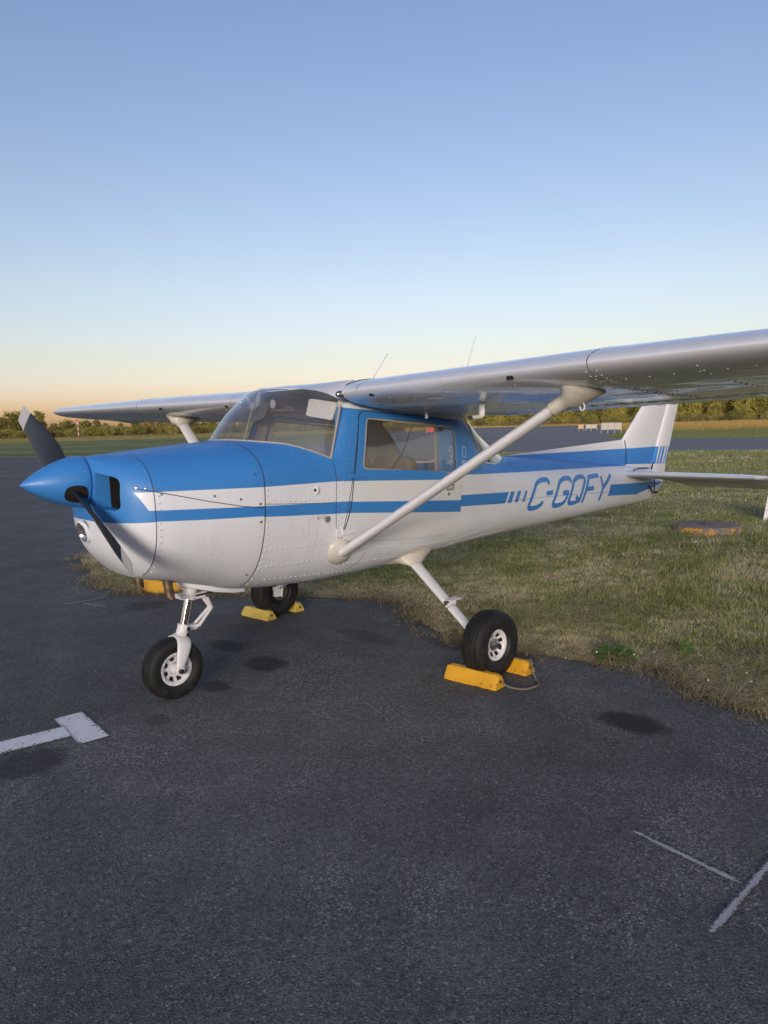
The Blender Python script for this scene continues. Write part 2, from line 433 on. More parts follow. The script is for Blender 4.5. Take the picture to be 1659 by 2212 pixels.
def pchip(xs, ys, x):
    h = np.diff(xs); d = np.diff(ys)/h; m = np.zeros_like(ys)
    m[1:-1] = np.where(d[:-1]*d[1:] > 0, 2*d[:-1]*d[1:]/(d[:-1]+d[1:]+1e-12), 0); m[0] = d[0]; m[-1] = d[-1]
    i = np.clip(np.searchsorted(xs, x)-1, 0, len(h)-1); t = (x-xs[i])/h[i]
    return (2*t**3-3*t*t+1)*ys[i]+(t**3-2*t*t+t)*h[i]*m[i]+(-2*t**3+3*t*t)*ys[i+1]+(t**3-t*t)*h[i]*m[i+1]
def sec(x):
    x = np.asarray(x, float); return [pchip(ST[:, 0], ST[:, k], x) for k in range(1, 7)]
def S(x, th):
    w, zm, zt, zb, nu, nl = sec(x); up = th >= 0; n = np.where(up, nu, nl)
    y = -w*np.abs(np.cos(th))**(2/n); z = zm+np.where(up, zt-zm, -(zm-zb))*np.abs(np.sin(th))**(2/n)
    return np.stack([x, y, z], -1)
def th_z(x, z):
    w, zm, zt, zb, nu, nl = sec(x); up = z >= zm
    r = np.clip(np.where(up, (z-zm)/(zt-zm), (zm-z)/(zm-zb)), 0, 1); n = np.where(up, nu, nl)
    return np.where(up, 1, -1)*np.arcsin(r**(n/2))
def th_y(x, y):
    w, zm, zt, zb, nu, nl = sec(x); return np.arccos(np.clip(abs(y)/w, 0, 1)**(nu/2))
def F(x, y, z):
    w, zm, zt, zb, nu, nl = sec(x); up = z >= zm
    r = np.abs(np.where(up, (z-zm)/(zt-zm), (zm-z)/(zm-zb))); n = np.where(up, nu, nl)
    return (np.abs(y)/w)**n+r**n-1
def NRM(P):
    P = np.atleast_2d(P); x, y, z = P[:, 0], P[:, 1], P[:, 2]; e = 1e-4
    xc = np.clip(x, .3251, 7.0999)
    g = np.stack([(F(np.clip(xc+e, .325, 7.1), y, z)-F(np.clip(xc-e, .325, 7.1), y, z))/(2*e), (F(xc, y+e, z)-F(xc, y-e, z))/(2*e), (F(xc, y, z+e)-F(xc, y, z-e))/(2*e)], 1)
    return g/(np.linalg.norm(g, axis=1, keepdims=True)+1e-9)
def YS(x, z):
    return S(np.asarray(x, float), th_z(x, np.asarray(z, float)))[..., 1]
def ON(x, z, off=0.):
    """points on the left skin for side-view points, pushed out by off"""
    x = np.atleast_1d(np.asarray(x, float)); z = np.atleast_1d(np.asarray(z, float))
    P = np.stack([x, YS(x, z), z], 1); N = NRM(P); return P+N*off, N

TS = .45
def skin_tris(outer, holes, dx=.05, dth=rad(6), xlines=()):
    """outer/holes: lists of (x, theta). Returns (x, theta) vertices and triangles."""
    sc_ = lambda poly: [(x, t*TS) for x, t in poly]
    o2 = dens(sc_(outer), .03); h2 = [dens(sc_(h), .02) for h in holes]
    pts = list(o2); edges = [(i, (i+1) % len(o2)) for i in range(len(o2))]
    for h in h2:
        o = len(pts); pts += h; edges += [(o+i, o+(i+1) % len(h)) for i in range(len(h))]
    xs = [p[0] for p in o2]; ts = [p[1] for p in o2]
    gx = np.arange(min(xs)+dx/2, max(xs), dx); gt = np.arange(min(ts)+dth*TS/2, max(ts), dth*TS)
    A, B = np.meshgrid(gx, gt); A = A.ravel(); B = B.ravel(); ok = inpoly(A, B, o2)
    for h in h2: ok &= ~inpoly(A, B, h)
    bp = np.array(pts)
    A, B = A[ok], B[ok]
    if len(A):
        d = np.min((A[:, None]-bp[None, :, 0])**2+(B[:, None]-bp[None, :, 1])**2, 1); k = d > .012**2
        pts += list(zip(A[k], B[k]))
    r = geometry.delaunay_2d_cdt([Vector(p) for p in pts], edges, [], 0, 1e-6)
    vv = np.array([(p.x, p.y) for p in r[0]]); tr = np.array([list(t) for t in r[2]])
    c = vv[tr].mean(1); ok = inpoly(c[:, 0], c[:, 1], o2)
    for h in h2: ok &= ~inpoly(c[:, 0], c[:, 1], h)
    vv[:, 1] /= TS
    return vv, tr[ok]
def skin(name, outer, holes, m, parent, off=0., sides=(-1, 1), label=None, dx=.05, dth=rad(6)):
    vv, tr = skin_tris(outer, holes, dx, dth)
    P = S(vv[:, 0], vv[:, 1]); N = NRM(P); P = P+N*off
    V, Fc, NN = [], [], []
    fn = np.cross(P[tr[:, 1]]-P[tr[:, 0]], P[tr[:, 2]]-P[tr[:, 0]]); flip = (fn*N[tr].mean(1)).sum(1) < 0
    tr = tr.copy(); tr[flip] = tr[flip][:, ::-1]
    for s in sides:
        o = len(V); q = P.copy(); n = N.copy()
        if s > 0: q[:, 1] *= -1; n[:, 1] *= -1
        V += q.tolist(); NN += n.tolist()
        Fc += [tuple(int(i)+o for i in (t if s < 0 else t[::-1])) for t in tr]
    return AP(link(name, V, Fc, m, parent, normals=NN, label=label))
def xz(poly): return [(x, float(th_z(x, z))) for x, z in poly]

AC = empty('light_aircraft', (2.0, 0, 0), 'white and blue high-wing propeller aeroplane parked on the asphalt beside the grass', 'aeroplane')
def AP(o):
    if o.parent is AC: o.location = (-2.0, 0, 0)
    return o
def part(mb, name, m, parent=None, **k): return AP(mb.build(name, m, AC if parent is None else parent, **k))

# materials
L1 = [(.44, 1.30), (.81, 1.292), (1.136, 1.284), (1.646, 1.28), (1.8, 1.274), (2.97, 1.238), (3.69, 1.206), (4.63, 1.174), (5.78, 1.133), (6.6, 1.10)]
body_polys = [[(a[0]-.004, a[1]), (b[0]+.004, b[1]), (b[0]+.004, 1.735-max(0, b[0]-1.8)*.085 if b[0] > 1.7 else 1.75), (a[0]-.004, 1.735-max(0, a[0]-1.8)*.085 if a[0] > 1.7 else 1.75)] for a, b in zip(L1[:-1], L1[1:])]
body_polys[0] = [(.436, 1.3001), (.815, 1.292), (.815, 1.75), (.436, 1.75)]; body_polys.append([(.2, 1.30), (.445, 1.30), (.445, 1.75), (.2, 1.75)])
body_polys += [[(.2, 1.14), (.52, 1.14), (.493, 1.202), (.4405, 1.3005), (.2, 1.3005)],
  [(.49, 1.2025), (.755, 1.192), (1.131, 1.175), (1.133, 1.112), (.753, 1.131), (.515, 1.14)],
  [(1.13, 1.175), (1.635, 1.153), (1.80, 1.145), (1.80, 1.071), (1.635, 1.079), (1.13, 1.112)],
  [(2.83, 1.095), (3.536, 1.061), (3.482, .973), (2.83, 1.012)],
  [(3.568, 1.061), (3.634, 1.056), (3.582, .969), (3.515, .972)], [(3.678, 1.056), (3.738, 1.052), (3.689, .962), (3.630, .967)], [(3.807, 1.047), (3.847, 1.044), (3.801, .954), (3.761, .958)],
  [(5.548, .963), (6.3, .925), (6.3, .797), (5.49, .854)], [(6.29, .925), (7.2, .875), (7.0, .86), (6.71, .785), (6.5, .783), (6.29, .797)]]
M_body = paint('aircraft_paint', body_polys)
M_nose = paint('nose_paint', body_polys, streak=.2)
door_polys = [[(1.6, 1.284), (2.663, 1.222), (2.9, 1.211), (2.9, 1.8), (1.6, 1.8)], [(1.6, 1.157), (2.9, 1.055), (2.9, .968), (1.6, 1.088)]]
M_door = paint('door_paint', door_polys, white=(.73, .76, .785), streak=.25)
M_white = paint('white_paint', None, streak=.2)
M_gearw = paint('gear_white_paint', None, white=(.74, .76, .78), streak=.6, rough=.35)
M_blue = mat('blue_paint', BLUE, .42, coat=.06, build=lambda T: T.l.new(T.mix(T.ramp(T.noise(5, 4, .6, T.coord()), (.35, 0.), (.7, .25)), BLUE, (.05, .21, .48)), T.b.inputs['Base Color']))
M_cream = mat('aged_plastic', (.60, .57, .50), .40, build=lambda T: T.l.new(T.mix(T.ramp(T.noise(6, 4, .6, T.coord()), (.35, 0.), (.7, .5)), (.64, .62, .55), (.52, .49, .41)), T.b.inputs['Base Color']))
def b_silver(T):
    co = T.coord()
    h = T.noise(1.6, 2, .45, T.mapping(co, (1.8, 1, 1)))
    T.l.new(T.bump(h, .22, .04), T.b.inputs['Normal']); T.l.new(T.bump(h, .35, .05), T.b.inputs['Coat Normal'])
    n = T.noise(3, 3, .5, co)
    T.l.new(T.ramp(n, (.3, .30), (.7, .40)), T.b.inputs['Roughness'])
    gr = T.ramp(T.noise(1, 4, .6, T.mapping(co, (2, 14, 2))), (.5, 0.), (.8, .25))
    T.l.new(T.mix(gr, (.84, .86, .89), (.70, .71, .71)), T.b.inputs['Base Color'])
M_silver = mat('silver_paint', .8, .33, .42, coat=.75, build=b_silver)
M_tail = mat('tail_silver_paint', (.84, .86, .88), .32, .15, coat=.5)
M_steel = mat('steel', (.45, .45, .44), .28, 1.0)
M_chrome = mat('oleo_chrome', (.72, .70, .66), .12, 1.0)
M_rust = mat('exhaust_metal', .2, .5, .8, build=lambda T: T.l.new(T.ramp(T.noise(30, 4, .6, T.coord()), (.35, (.16, .11, .07)), (.7, (.38, .28, .20))), T.b.inputs['Base Color']))
M_black = mat('black_rubber', (.012, .012, .013), .5)
def b_tyre(T):
    co = T.coord()
    n = T.noise(14, 5, .7, co)
    T.l.new(T.ramp(n, (.35, (.006, .006, .0065)), (.55, (.012, .012, .0115)), (.78, (.034, .032, .029))), T.b.inputs['Base Color'])
    T.l.new(T.ramp(n, (.3, .55), (.7, .75)), T.b.inputs['Roughness'])
    T.l.new(T.bump(T.noise(160, 3, .6, co), .15, .003), T.b.inputs['Normal'])
M_tyre = mat('tyre_rubber', .012, .5, build=b_tyre)
M_prop = mat('black_blade', (.022, .024, .030), .32, build=lambda T: T.l.new(T.ramp(T.noise(40, 4, .7, T.coord()), (.3, .25), (.75, .45)), T.b.inputs['Roughness']))
M_grey = mat('grey_blade_tip', (.46, .47, .48), .45)
M_dark = mat('engine_dark', (.006, .006, .006), .8)
M_seam = mat('seam_shadow_gap', (.035, .035, .035), .7)
M_tan = mat('cabin_trim', (.30, .255, .21), .7)
M_liner = mat('headliner', (.34, .31, .28), .85)
M_seat = mat('seat_vinyl', (.13, .125, .12), .5)
M_belt = mat('seat_belt', (.03, .035, .05), .7)
M_dash = mat('glareshield', (.02, .02, .022), .6)
M_gasket = mat('window_gasket', (.40, .37, .33), .6)
def b_glass(T):
    tr = T.node('ShaderNodeBsdfTransparent'); tr.inputs[0].default_value = (.92, .92, .91, 1)
    gl = T.node('ShaderNodeBsdfGlossy'); gl.inputs['Roughness'].default_value = .03; gl.inputs[0].default_value = (1, 1, 1, 1)
    df = T.node('ShaderNodeBsdfDiffuse'); df.inputs[0].default_value = (.6, .6, .58, 1)
    fr = T.node('ShaderNodeLayerWeight'); fr.inputs[0].default_value = .5
    f2 = T.math('MULTIPLY_ADD', T.math('POWER', fr.outputs['Facing'], 3.6), .80, .085, clamp=True)
    m0 = T.node('ShaderNodeMixShader'); co = T.coord()
    T.l.new(T.ramp(T.noise(3, 4, .6, co), (.30, .05), (.75, .16)), m0.inputs[0]); T.l.new(tr.outputs[0], m0.inputs[1]); T.l.new(df.outputs[0], m0.inputs[2])
    mx = T.node('ShaderNodeMixShader'); T.l.new(f2, mx.inputs[0]); T.l.new(m0.outputs[0], mx.inputs[1]); T.l.new(gl.outputs[0], mx.inputs[2])
    T.l.new(mx.outputs[0], T.n['Material Output'].inputs[0])
M_glass = mat('perspex', build=b_glass)
M_lens = mat('lamp_lens', (.86, .88, .90), .10, .35, coat=1.0)
M_rivet_shade = mat('rivet_shade', (.36, .38, .40), .8)
M_red = mat('red_print', (.45, .05, .04), .6)
M_lett = mat('letter_white', (.72, .72, .70), .5)

# ---- outlines in the side view
HP = math.pi/2
DOOR = rounded([(1.915, 1.712), (2.862, 1.628), (2.862, .80), (1.712, .903)], [.05, .09, .17, .03], 7)
WIN = rounded([(1.962, 1.668), (2.838, 1.588), (2.812, 1.256), (1.886, 1.342)], [.035, .06, .035, .045], 6)
base_front = [(1.175, HP), (1.19, float(th_y(1.19, .1))), (1.225, float(th_y(1.225, .2))), (1.30, float(th_y(1.30, .3))), (1.42, float(th_y(1.42, .4))), (1.55, float(th_y(1.55, .47))), (1.66, float(th_z(1.66, 1.42)))]
base_rear = [(3.288, float(th_z(3.288, 1.306))), (3.45, float(th_y(3.45, .385))), (3.65, float(th_y(3.65, .30))), (3.80, float(th_y(3.80, .20))), (3.89, float(th_y(3.89, .09))), (3.91, HP)]
roofline = [(1.772, 1.752), (2.2, 1.722), (2.6, 1.692), (3.0, 1.655)]
nose_x, fire_x = .52, 1.14
# cowling (nose ring to firewall)
cw = skin('cowling', [(nose_x, -HP), (fire_x, -HP), (fire_x, HP), (nose_x, HP)], [], M_body, AC)
fus_outer = [(fire_x, -HP), (7.10, -HP), (7.10, HP)]+base_rear[::-1]+xz([(3.017, 1.62), ])+xz(roofline[::-1])+base_front[::-1]+[(fire_x, HP)]
fz = skin('fuselage', fus_outer, [xz(offset_poly(DOOR, .004))], M_body, AC)
# nose bowl, laid out in the front view
INLET = rounded([(-.155, 1.405), (-.315, 1.375), (-.325, 1.205), (-.155, 1.215)], [.012, .05, .04, .02], 5)
def nose_bowl():
    xs = [.325, .328, .332, .338, .345, .355, .367, .38, .40, .425, .45, .485, .52]; nth = 96
    pts = []
    for x in xs:
        t = np.linspace(-math.pi, math.pi, nth, endpoint=False)
        for a in t:
            th = math.asin(math.sin(a)); p = S(np.array(x), np.array(th)); s = 1 if math.cos(a) > 0 else -1
            pts.append((s*p[1], p[2], x))
    outer = [(p[0], p[1]) for p in pts[-nth:]]
    holes = [dens(INLET, .01), dens([(-y, z) for y, z in INLET], .01)]
    P2 = np.array(pts); ok = np.ones(len(P2), bool)
    for h in holes: ok &= ~inpoly(P2[:, 0], P2[:, 1], offset_poly(h, .004))
    ok[-nth:] = True
    idx = np.where(ok)[0]; P2 = P2[idx]; vs_ = [tuple(p[:2]) for p in P2]; no = len(vs_)
    edges = [(no-nth+i, no-nth+(i+1) % nth) for i in range(nth)]
    for h in holes:
        o = len(vs_); vs_ += h; edges += [(o+i, o+(i+1) % len(h)) for i in range(len(h))]
    vs_.append((0, 1.3))
    r = geometry.delaunay_2d_cdt([Vector(v) for v in vs_], edges, [], 0, 1e-7)
    vv = np.array([(p.x, p.y) for p in r[0]]); tr = np.array([list(t) for t in r[2]])
    def xf(y, z):
        lo, hi = .325, .52
        if F(np.array(lo), np.array(y), np.array(z)) <= 0: return lo
        for _ in range(30):
            m_ = (lo+hi)/2
            if F(np.array(m_), np.array(y), np.array(z)) > 0: lo = m_
            else: hi = m_
        return hi
    X = np.array([xf(y, z) for y, z in vv])
    c = vv[tr].mean(1); ok = inpoly(c[:, 0], c[:, 1], outer)
    for h in holes: ok &= ~inpoly(c[:, 0], c[:, 1], h)
    V = [(X[i], vv[i][0], vv[i][1]) for i in range(len(vv))]
    fcs = []
    for t in tr[ok]:
        a, b, c_ = (np.array(V[k]) for k in t); n = np.cross(b-a, c_-a)
        fcs.append(tuple(int(k) for k in (t if n[0] < 0 else t[::-1])))
    o = link('nose_bowl', V, fcs, M_nose, AC, True, 50); AP(o)
    # inlet throats
    for s in (1, -1):
        ring = [(s*y, z) for y, z in dens(INLET, .02)]
        v = []; f = []; n = len(ring)
        for (y, z) in ring:
            x0 = xf(y, z)-.001; v.append((x0, y, z))
        for (y, z) in ring: v.append((.408, y, z))
        f = [(i, (i+1) % n, n+(i+1) % n, n+i) for i in range(n)]
        th = AP(link('inlet_throat', v, f, M_blue, AC, True, 40))
        v = []
        for (y, z) in ring: v.append((.408, y, z))
        for (y, z) in ring: v.append((.75, y*1.0, z))
        f = [(i, (i+1) % n, n+(i+1) % n, n+i) for i in range(n)]+[tuple(range(n, 2*n))]
        link('engine_baffle', v, f, M_dark, th, False)
nose_bowl()

# ---- spinner and propeller
HZ = 1.353
sp = MB(); prof = []
for i in range(25):
    t = i/24; prof.append((.31*t, .139*(1-(1-t)**1.75)**.93+.0005))
prof += [(.318, .138), (.318, .10)]
sp.lathe(prof, (0, 0, HZ), (1, 0, 0), 56)
spin = part(sp, 'spinner', M_blue)
mb = MB(); mb.lathe([(.319, .128), (.319, .12), (.345, .12)], (0, 0, HZ), (1, 0, 0), 40); link('spinner_gap', mb.v, mb.f, M_dark, spin)
mb = MB()
for k in range(8):
    a = k*math.pi/4+.35; mb.dome((.292, .1368*math.cos(a), HZ+.1368*math.sin(a)), (.25, math.cos(a), math.sin(a)), .0055, .003)
mb.build('screw', M_steel, spin, kind='stuff')
prop = AP(tag(bpy.data.objects.new('propeller', None))); COL.objects.link(prop); prop.parent = AC; AP(prop)
PX = .258
bang = math.atan2(.378, .675)
for s in (1, -1):
    d = Vector((0, s*math.cos(bang), s*math.sin(bang))); perp = Vector((1, 0, 0)).cross(d)   # tangential
    def blade(r0, r1, name, m, parent, n=22):
        mb = MB(); R = []
        for i in range(n+1):
            r = r0+(r1-r0)*i/n; q = r/.80
            ch = np.interp(q, [.0, .1, .2, .35, .5, .7, .88, .97, 1.0], [.062, .072, .105, .148, .155, .138, .118, .108, .102])
            tk = np.interp(q, [0, .12, .25, .5, 1], [.052, .045, .026, .015, .006])
            be = rad(np.interp(q, [0, .15, .3, .5, .75, 1], [62, 52, 38, 25, 17, 13]))
            # blade chord direction: mostly in the disc plane, leaning along x
            cd = perp*math.cos(be)+Vector((1, 0, 0))*math.sin(be); td = d.cross(cd)
            org = Vector((PX, 0, HZ))+d*r+perp*(.006*math.sin(q*3))
            ring = []
            for k in range(18):
                a = k*2*math.pi/18; cc = math.cos(a); ss = math.sin(a)
                ring.append(org+cd*(ch/2*cc-.004)+td*(tk/2*ss*(1+.35*cc)))
            R.append(ring)
        mb.rings(R); return mb.build(name, m, parent)
    bl = blade(.02, .685, 'blade', M_prop, prop)
    blade(.686, .80, 'blade_tip', M_grey, bl, 8)
    # dark opening in the spinner where the blade root comes out
    mb = MB(); cen = Vector((PX, 0, HZ))+d*.128
    ring = []
    for k in range(28):
        a = k*2*math.pi/28; ca, sa = math.cos(a), math.sin(a)
        ex = (.040 if ca > 0 else .075)*abs(ca)**.8*(1 if ca > 0 else -1); ey = .056*abs(sa)**.8*(1 if sa > 0 else -1)
        x = PX+ex+.004
        t = x/.31; rr = .139*(1-(1-min(t, 1))**1.75)**.93+.0012
        an = ey/rr
        ring.append(Vector((x, 0, HZ))+(d*math.cos(an)+perp*math.sin(an))*rr)
    cx = PX+.004; rc = .139*(1-(1-cx/.31)**1.75)**.93+.0016
    v = [Vector((cx, 0, HZ))+d*rc]
    for q in (.35, .7, 1.0):
        for k in range(28):
            p = v[0].lerp(ring[k], q); x = p.x; rr = .139*(1-(1-min(x/.31, 1))**1.75)**.93+.0014
            rad_ = (p-Vector((x, 0, HZ))); v.append(Vector((x, 0, HZ))+rad_.normalized()*rr)
    f = [(0, 1+k, 1+(k+1) % 28) for k in range(28)]
    for q in range(2):
        for k in range(28):
            a, b = 1+q*28+k, 1+q*28+(k+1) % 28; f.append((a, a+28, b+28, b))
    link('blade_cutout', v, f, M_dark, spin)

# ---- windshield and rear window
def loft_sheet(name, A, B, bulge, m, parent, n=10, bdir=None):
    k = len(A); v = []; f = []
    A = [Vector(p) for p in A]; B = [Vector(p) for p in B]
    for j in range(n+1):
        t = j/n
        for i in range(k):
            p = A[i].lerp(B[i], t); nd = Vector(bdir(i/(k-1), t)) if bdir else Vector((0, 0, 0))
            v.append(p+nd*bulge*math.sin(math.pi*t)*math.sin(math.pi*i/(k-1))**.6)
    for j in range(n):
        for i in range(k-1):
            a = j*k+i; f.append((a, a+1, a+k+1, a+k))
    return AP(link(name, v, f, m, parent, True, 80))
def curve_pts(ctrl, n):
    """smooth resample through control points (Catmull-Rom)"""
    C = [np.array(c, float) for c in ctrl]; C = [2*C[0]-C[1]]+C+[2*C[-1]-C[-2]]; out = []
    seglen = [np.linalg.norm(C[i+1]-C[i]) for i in range(1, len(C)-2)]; tot = sum(seglen); cum = np.concatenate([[0], np.cumsum(seglen)])/tot
    for s in np.linspace(0, 1, n):
        i = min(int(np.searchsorted(cum, s, 'right'))-1, len(seglen)-1); t = (s-cum[i])/(cum[i+1]-cum[i])
        p0, p1, p2, p3 = C[i], C[i+1], C[i+2], C[i+3]
        out.append(.5*((2*p1)+(-p0+p2)*t+(2*p0-5*p1+4*p2-p3)*t*t+(-p0+3*p1-3*p2+p3)*t**3))
    return out
bf = [S(np.array(x), np.array(t)) for x, t in base_front[::-1]]      # pillar -> centre
bfull = bf+[np.array([p[0], -p[1], p[2]]) for p in bf[::-1][1:]]
def mirrored(p): return [np.array(q, float) for q in p]+[np.array([q[0], -q[1], q[2]]) for q in p[::-1][1:]]
mid_ = mirrored([(1.768, -.493, 1.752), (1.675, -.425, 1.815), (1.59, -.30, 1.846), (1.55, -.15, 1.858), (1.54, 0, 1.861)])
top_ = mirrored([(1.862, -.53, 1.906), (1.86, -.42, 1.906), (1.86, -.28, 1.905), (1.86, -.14, 1.904), (1.86, 0, 1.904)])
bA = curve_pts(bfull, 49); bM = curve_pts(mid_, 49); bT = curve_pts(top_, 49)
def ws_rows(t0, t1, n):
    rows = []
    for t in np.linspace(t0, t1, n+1):
        row = []
        for i in range(49):
            A_, M_, T_ = bA[i], bM[i], bT[i]; s_ = math.sin(math.pi*i/48)**.5
            if t <= .6:
                q = t/.6; p = A_+(M_-A_)*q; p = p+np.array([-.026, (i/24-1)*.012, .016])*math.sin(math.pi*q)*s_
            else:
                q = (t-.6)/.4; c_ = M_+(M_-A_)*.085*s_+(1-s_)*(T_-M_)*.4
                p = (1-q)**2*M_+2*q*(1-q)*c_+q*q*T_
            row.append(p)
        rows.append(row)
    return rows
def rows_mesh(name, rows, m, parent):
    k = len(rows[0]); v = [p for r in rows for p in r]; f = [(j*k+i, j*k+i+1, j*k+k+i+1, j*k+k+i) for j in range(len(rows)-1) for i in range(k-1)]
    return AP(link(name, v, f, m, parent, True, 80))
ws = rows_mesh('windshield', ws_rows(0, .68, 20), M_glass, AC)
rows_mesh('roof_fairing', ws_rows(.677, 1.0, 12), M_silver, AC)
# retainer strips along the windshield edges
def tube_part(name, pts, r, m, parent, n=6): mb = MB(); mb.tube(pts, r, n); return mb.build(name, m, parent)
tube_part('edge_strip', [p+np.array([-.004, 0, .002]) for p in bA], .006, M_gasket, ws)
for s in (-1, 1):
    tube_part('edge_strip', [(1.66+(1.768-1.66)*t-.003, s*(.513+(.493-.513)*t), 1.42+(1.752-1.42)*t) for t in np.linspace(0, 1, 6)], .007, M_gasket, ws)
br = [S(np.array(x), np.array(t)) for x, t in base_rear]
brf = br+[np.array([p[0], -p[1], p[2]]) for p in br[::-1][1:]]
rt = [(3.02, -.478, 1.605), (3.03, -.45, 1.655), (3.06, -.35, 1.69), (3.10, -.18, 1.705), (3.12, 0, 1.71)]
rtf = [np.array(p) for p in rt]+[np.array([p[0], -p[1], p[2]]) for p in rt[::-1][1:]]
rA = curve_pts(brf, 41); rB = curve_pts(rtf, 41)
rw = loft_sheet('rear_window', rA, rB, .03, M_glass, AC, 10, lambda s, t: (.5, (-(1-2*s))*.7, .5))
tube_part('edge_strip', [p+np.array([0, 0, .003]) for p in rA], .008, M_white, rw)
for s in (-1, 1):
    tube_part('edge_strip', [(3.288+(3.02-3.288)*t, s*(.415+(.478-.415)*t), 1.306+(1.605-1.306)*t) for t in np.linspace(0, 1, 6)], .006, M_gasket, rw)
# blue flange around the foot of the rear window
fl = []
for k, q in enumerate(rA):
    fl.append(q)
v = []; f = []
for q in fl:
    q = np.array(q); c0 = np.array([3.3, 0, 1.3]); dirv = q-c0; dirv[2] = 0; dirv /= np.linalg.norm(dirv)
    o2 = q+dirv*.05; yy = abs(o2[1])
    x2 = min(o2[0], 4.2); w_ = float(sec(x2)[0]); t2 = float(th_y(x2, min(yy, w_*.999))); p2 = S(np.array(x2), np.array(t2)); p2 = np.array([p2[0], math.copysign(-p2[1], o2[1]) if o2[1] != 0 else 0., p2[2]])
    v += [q+np.array([0, 0, .012]), (q+p2)/2+np.array([0, 0, .006]), p2+np.array([0, 0, .0015])]
for i in range(len(fl)-1):
    for k in range(2): a = i*3+k; f.append((a, a+1, a+4, a+3))
flo = link('window_flange', v, f, M_blue, rw)
mb = MB()
for i in range(1, len(fl)-1): mb.dome(np.array(v[i*3+1])*.35+np.array(v[i*3+2])*.65+np.array([0, 0, .001]), (0, 0, 1), .0042)
mb.build('rivet', M_blue, rw, kind='stuff')

# ---- ribbons laid on the skin
def stroke_mesh(pl, wd, closed=False, seg=.012):
    """ribbon of constant horizontal pen width wd along a polyline in the side view"""
    P = dens(pl, seg, closed); out = []
    n = len(P)
    for i in range(n):
        a = np.array(P[(i-1) % n] if closed else P[max(i-1, 0)]); b = np.array(P[(i+1) % n] if closed else P[min(i+1, n-1)])
        t = (b-a)/(np.linalg.norm(b-a)+1e-9); nn = np.array([-t[1], t[0]]); out.append((np.array(P[i])+nn*wd/2, np.array(P[i])-nn*wd/2))
    return out, closed
def decal(name, strokes, m, parent, off=.0016, mirror=False):
    v = []; f = []
    for (pairs, closed) in strokes:
        o = len(v); n = len(pairs)
        L = np.array([p[0] for p in pairs]); R = np.array([p[1] for p in pairs]); C = (L+R)/2
        for Q in (L, C, R): pass
        PL = ON(L[:, 0], L[:, 1], off)[0]; PC = ON(C[:, 0], C[:, 1], off)[0]; PR = ON(R[:, 0], R[:, 1], off)[0]
        for i in range(n): v += [PL[i].tolist(), PC[i].tolist(), PR[i].tolist()]
        for i in range(n if closed else n-1):
            a = o+i*3; b = o+((i+1) % n)*3
            f += [(a, a+1, b+1, b), (a+1, a+2, b+2, b+1)]
    return link(name, v, f, m, parent, True, 80)
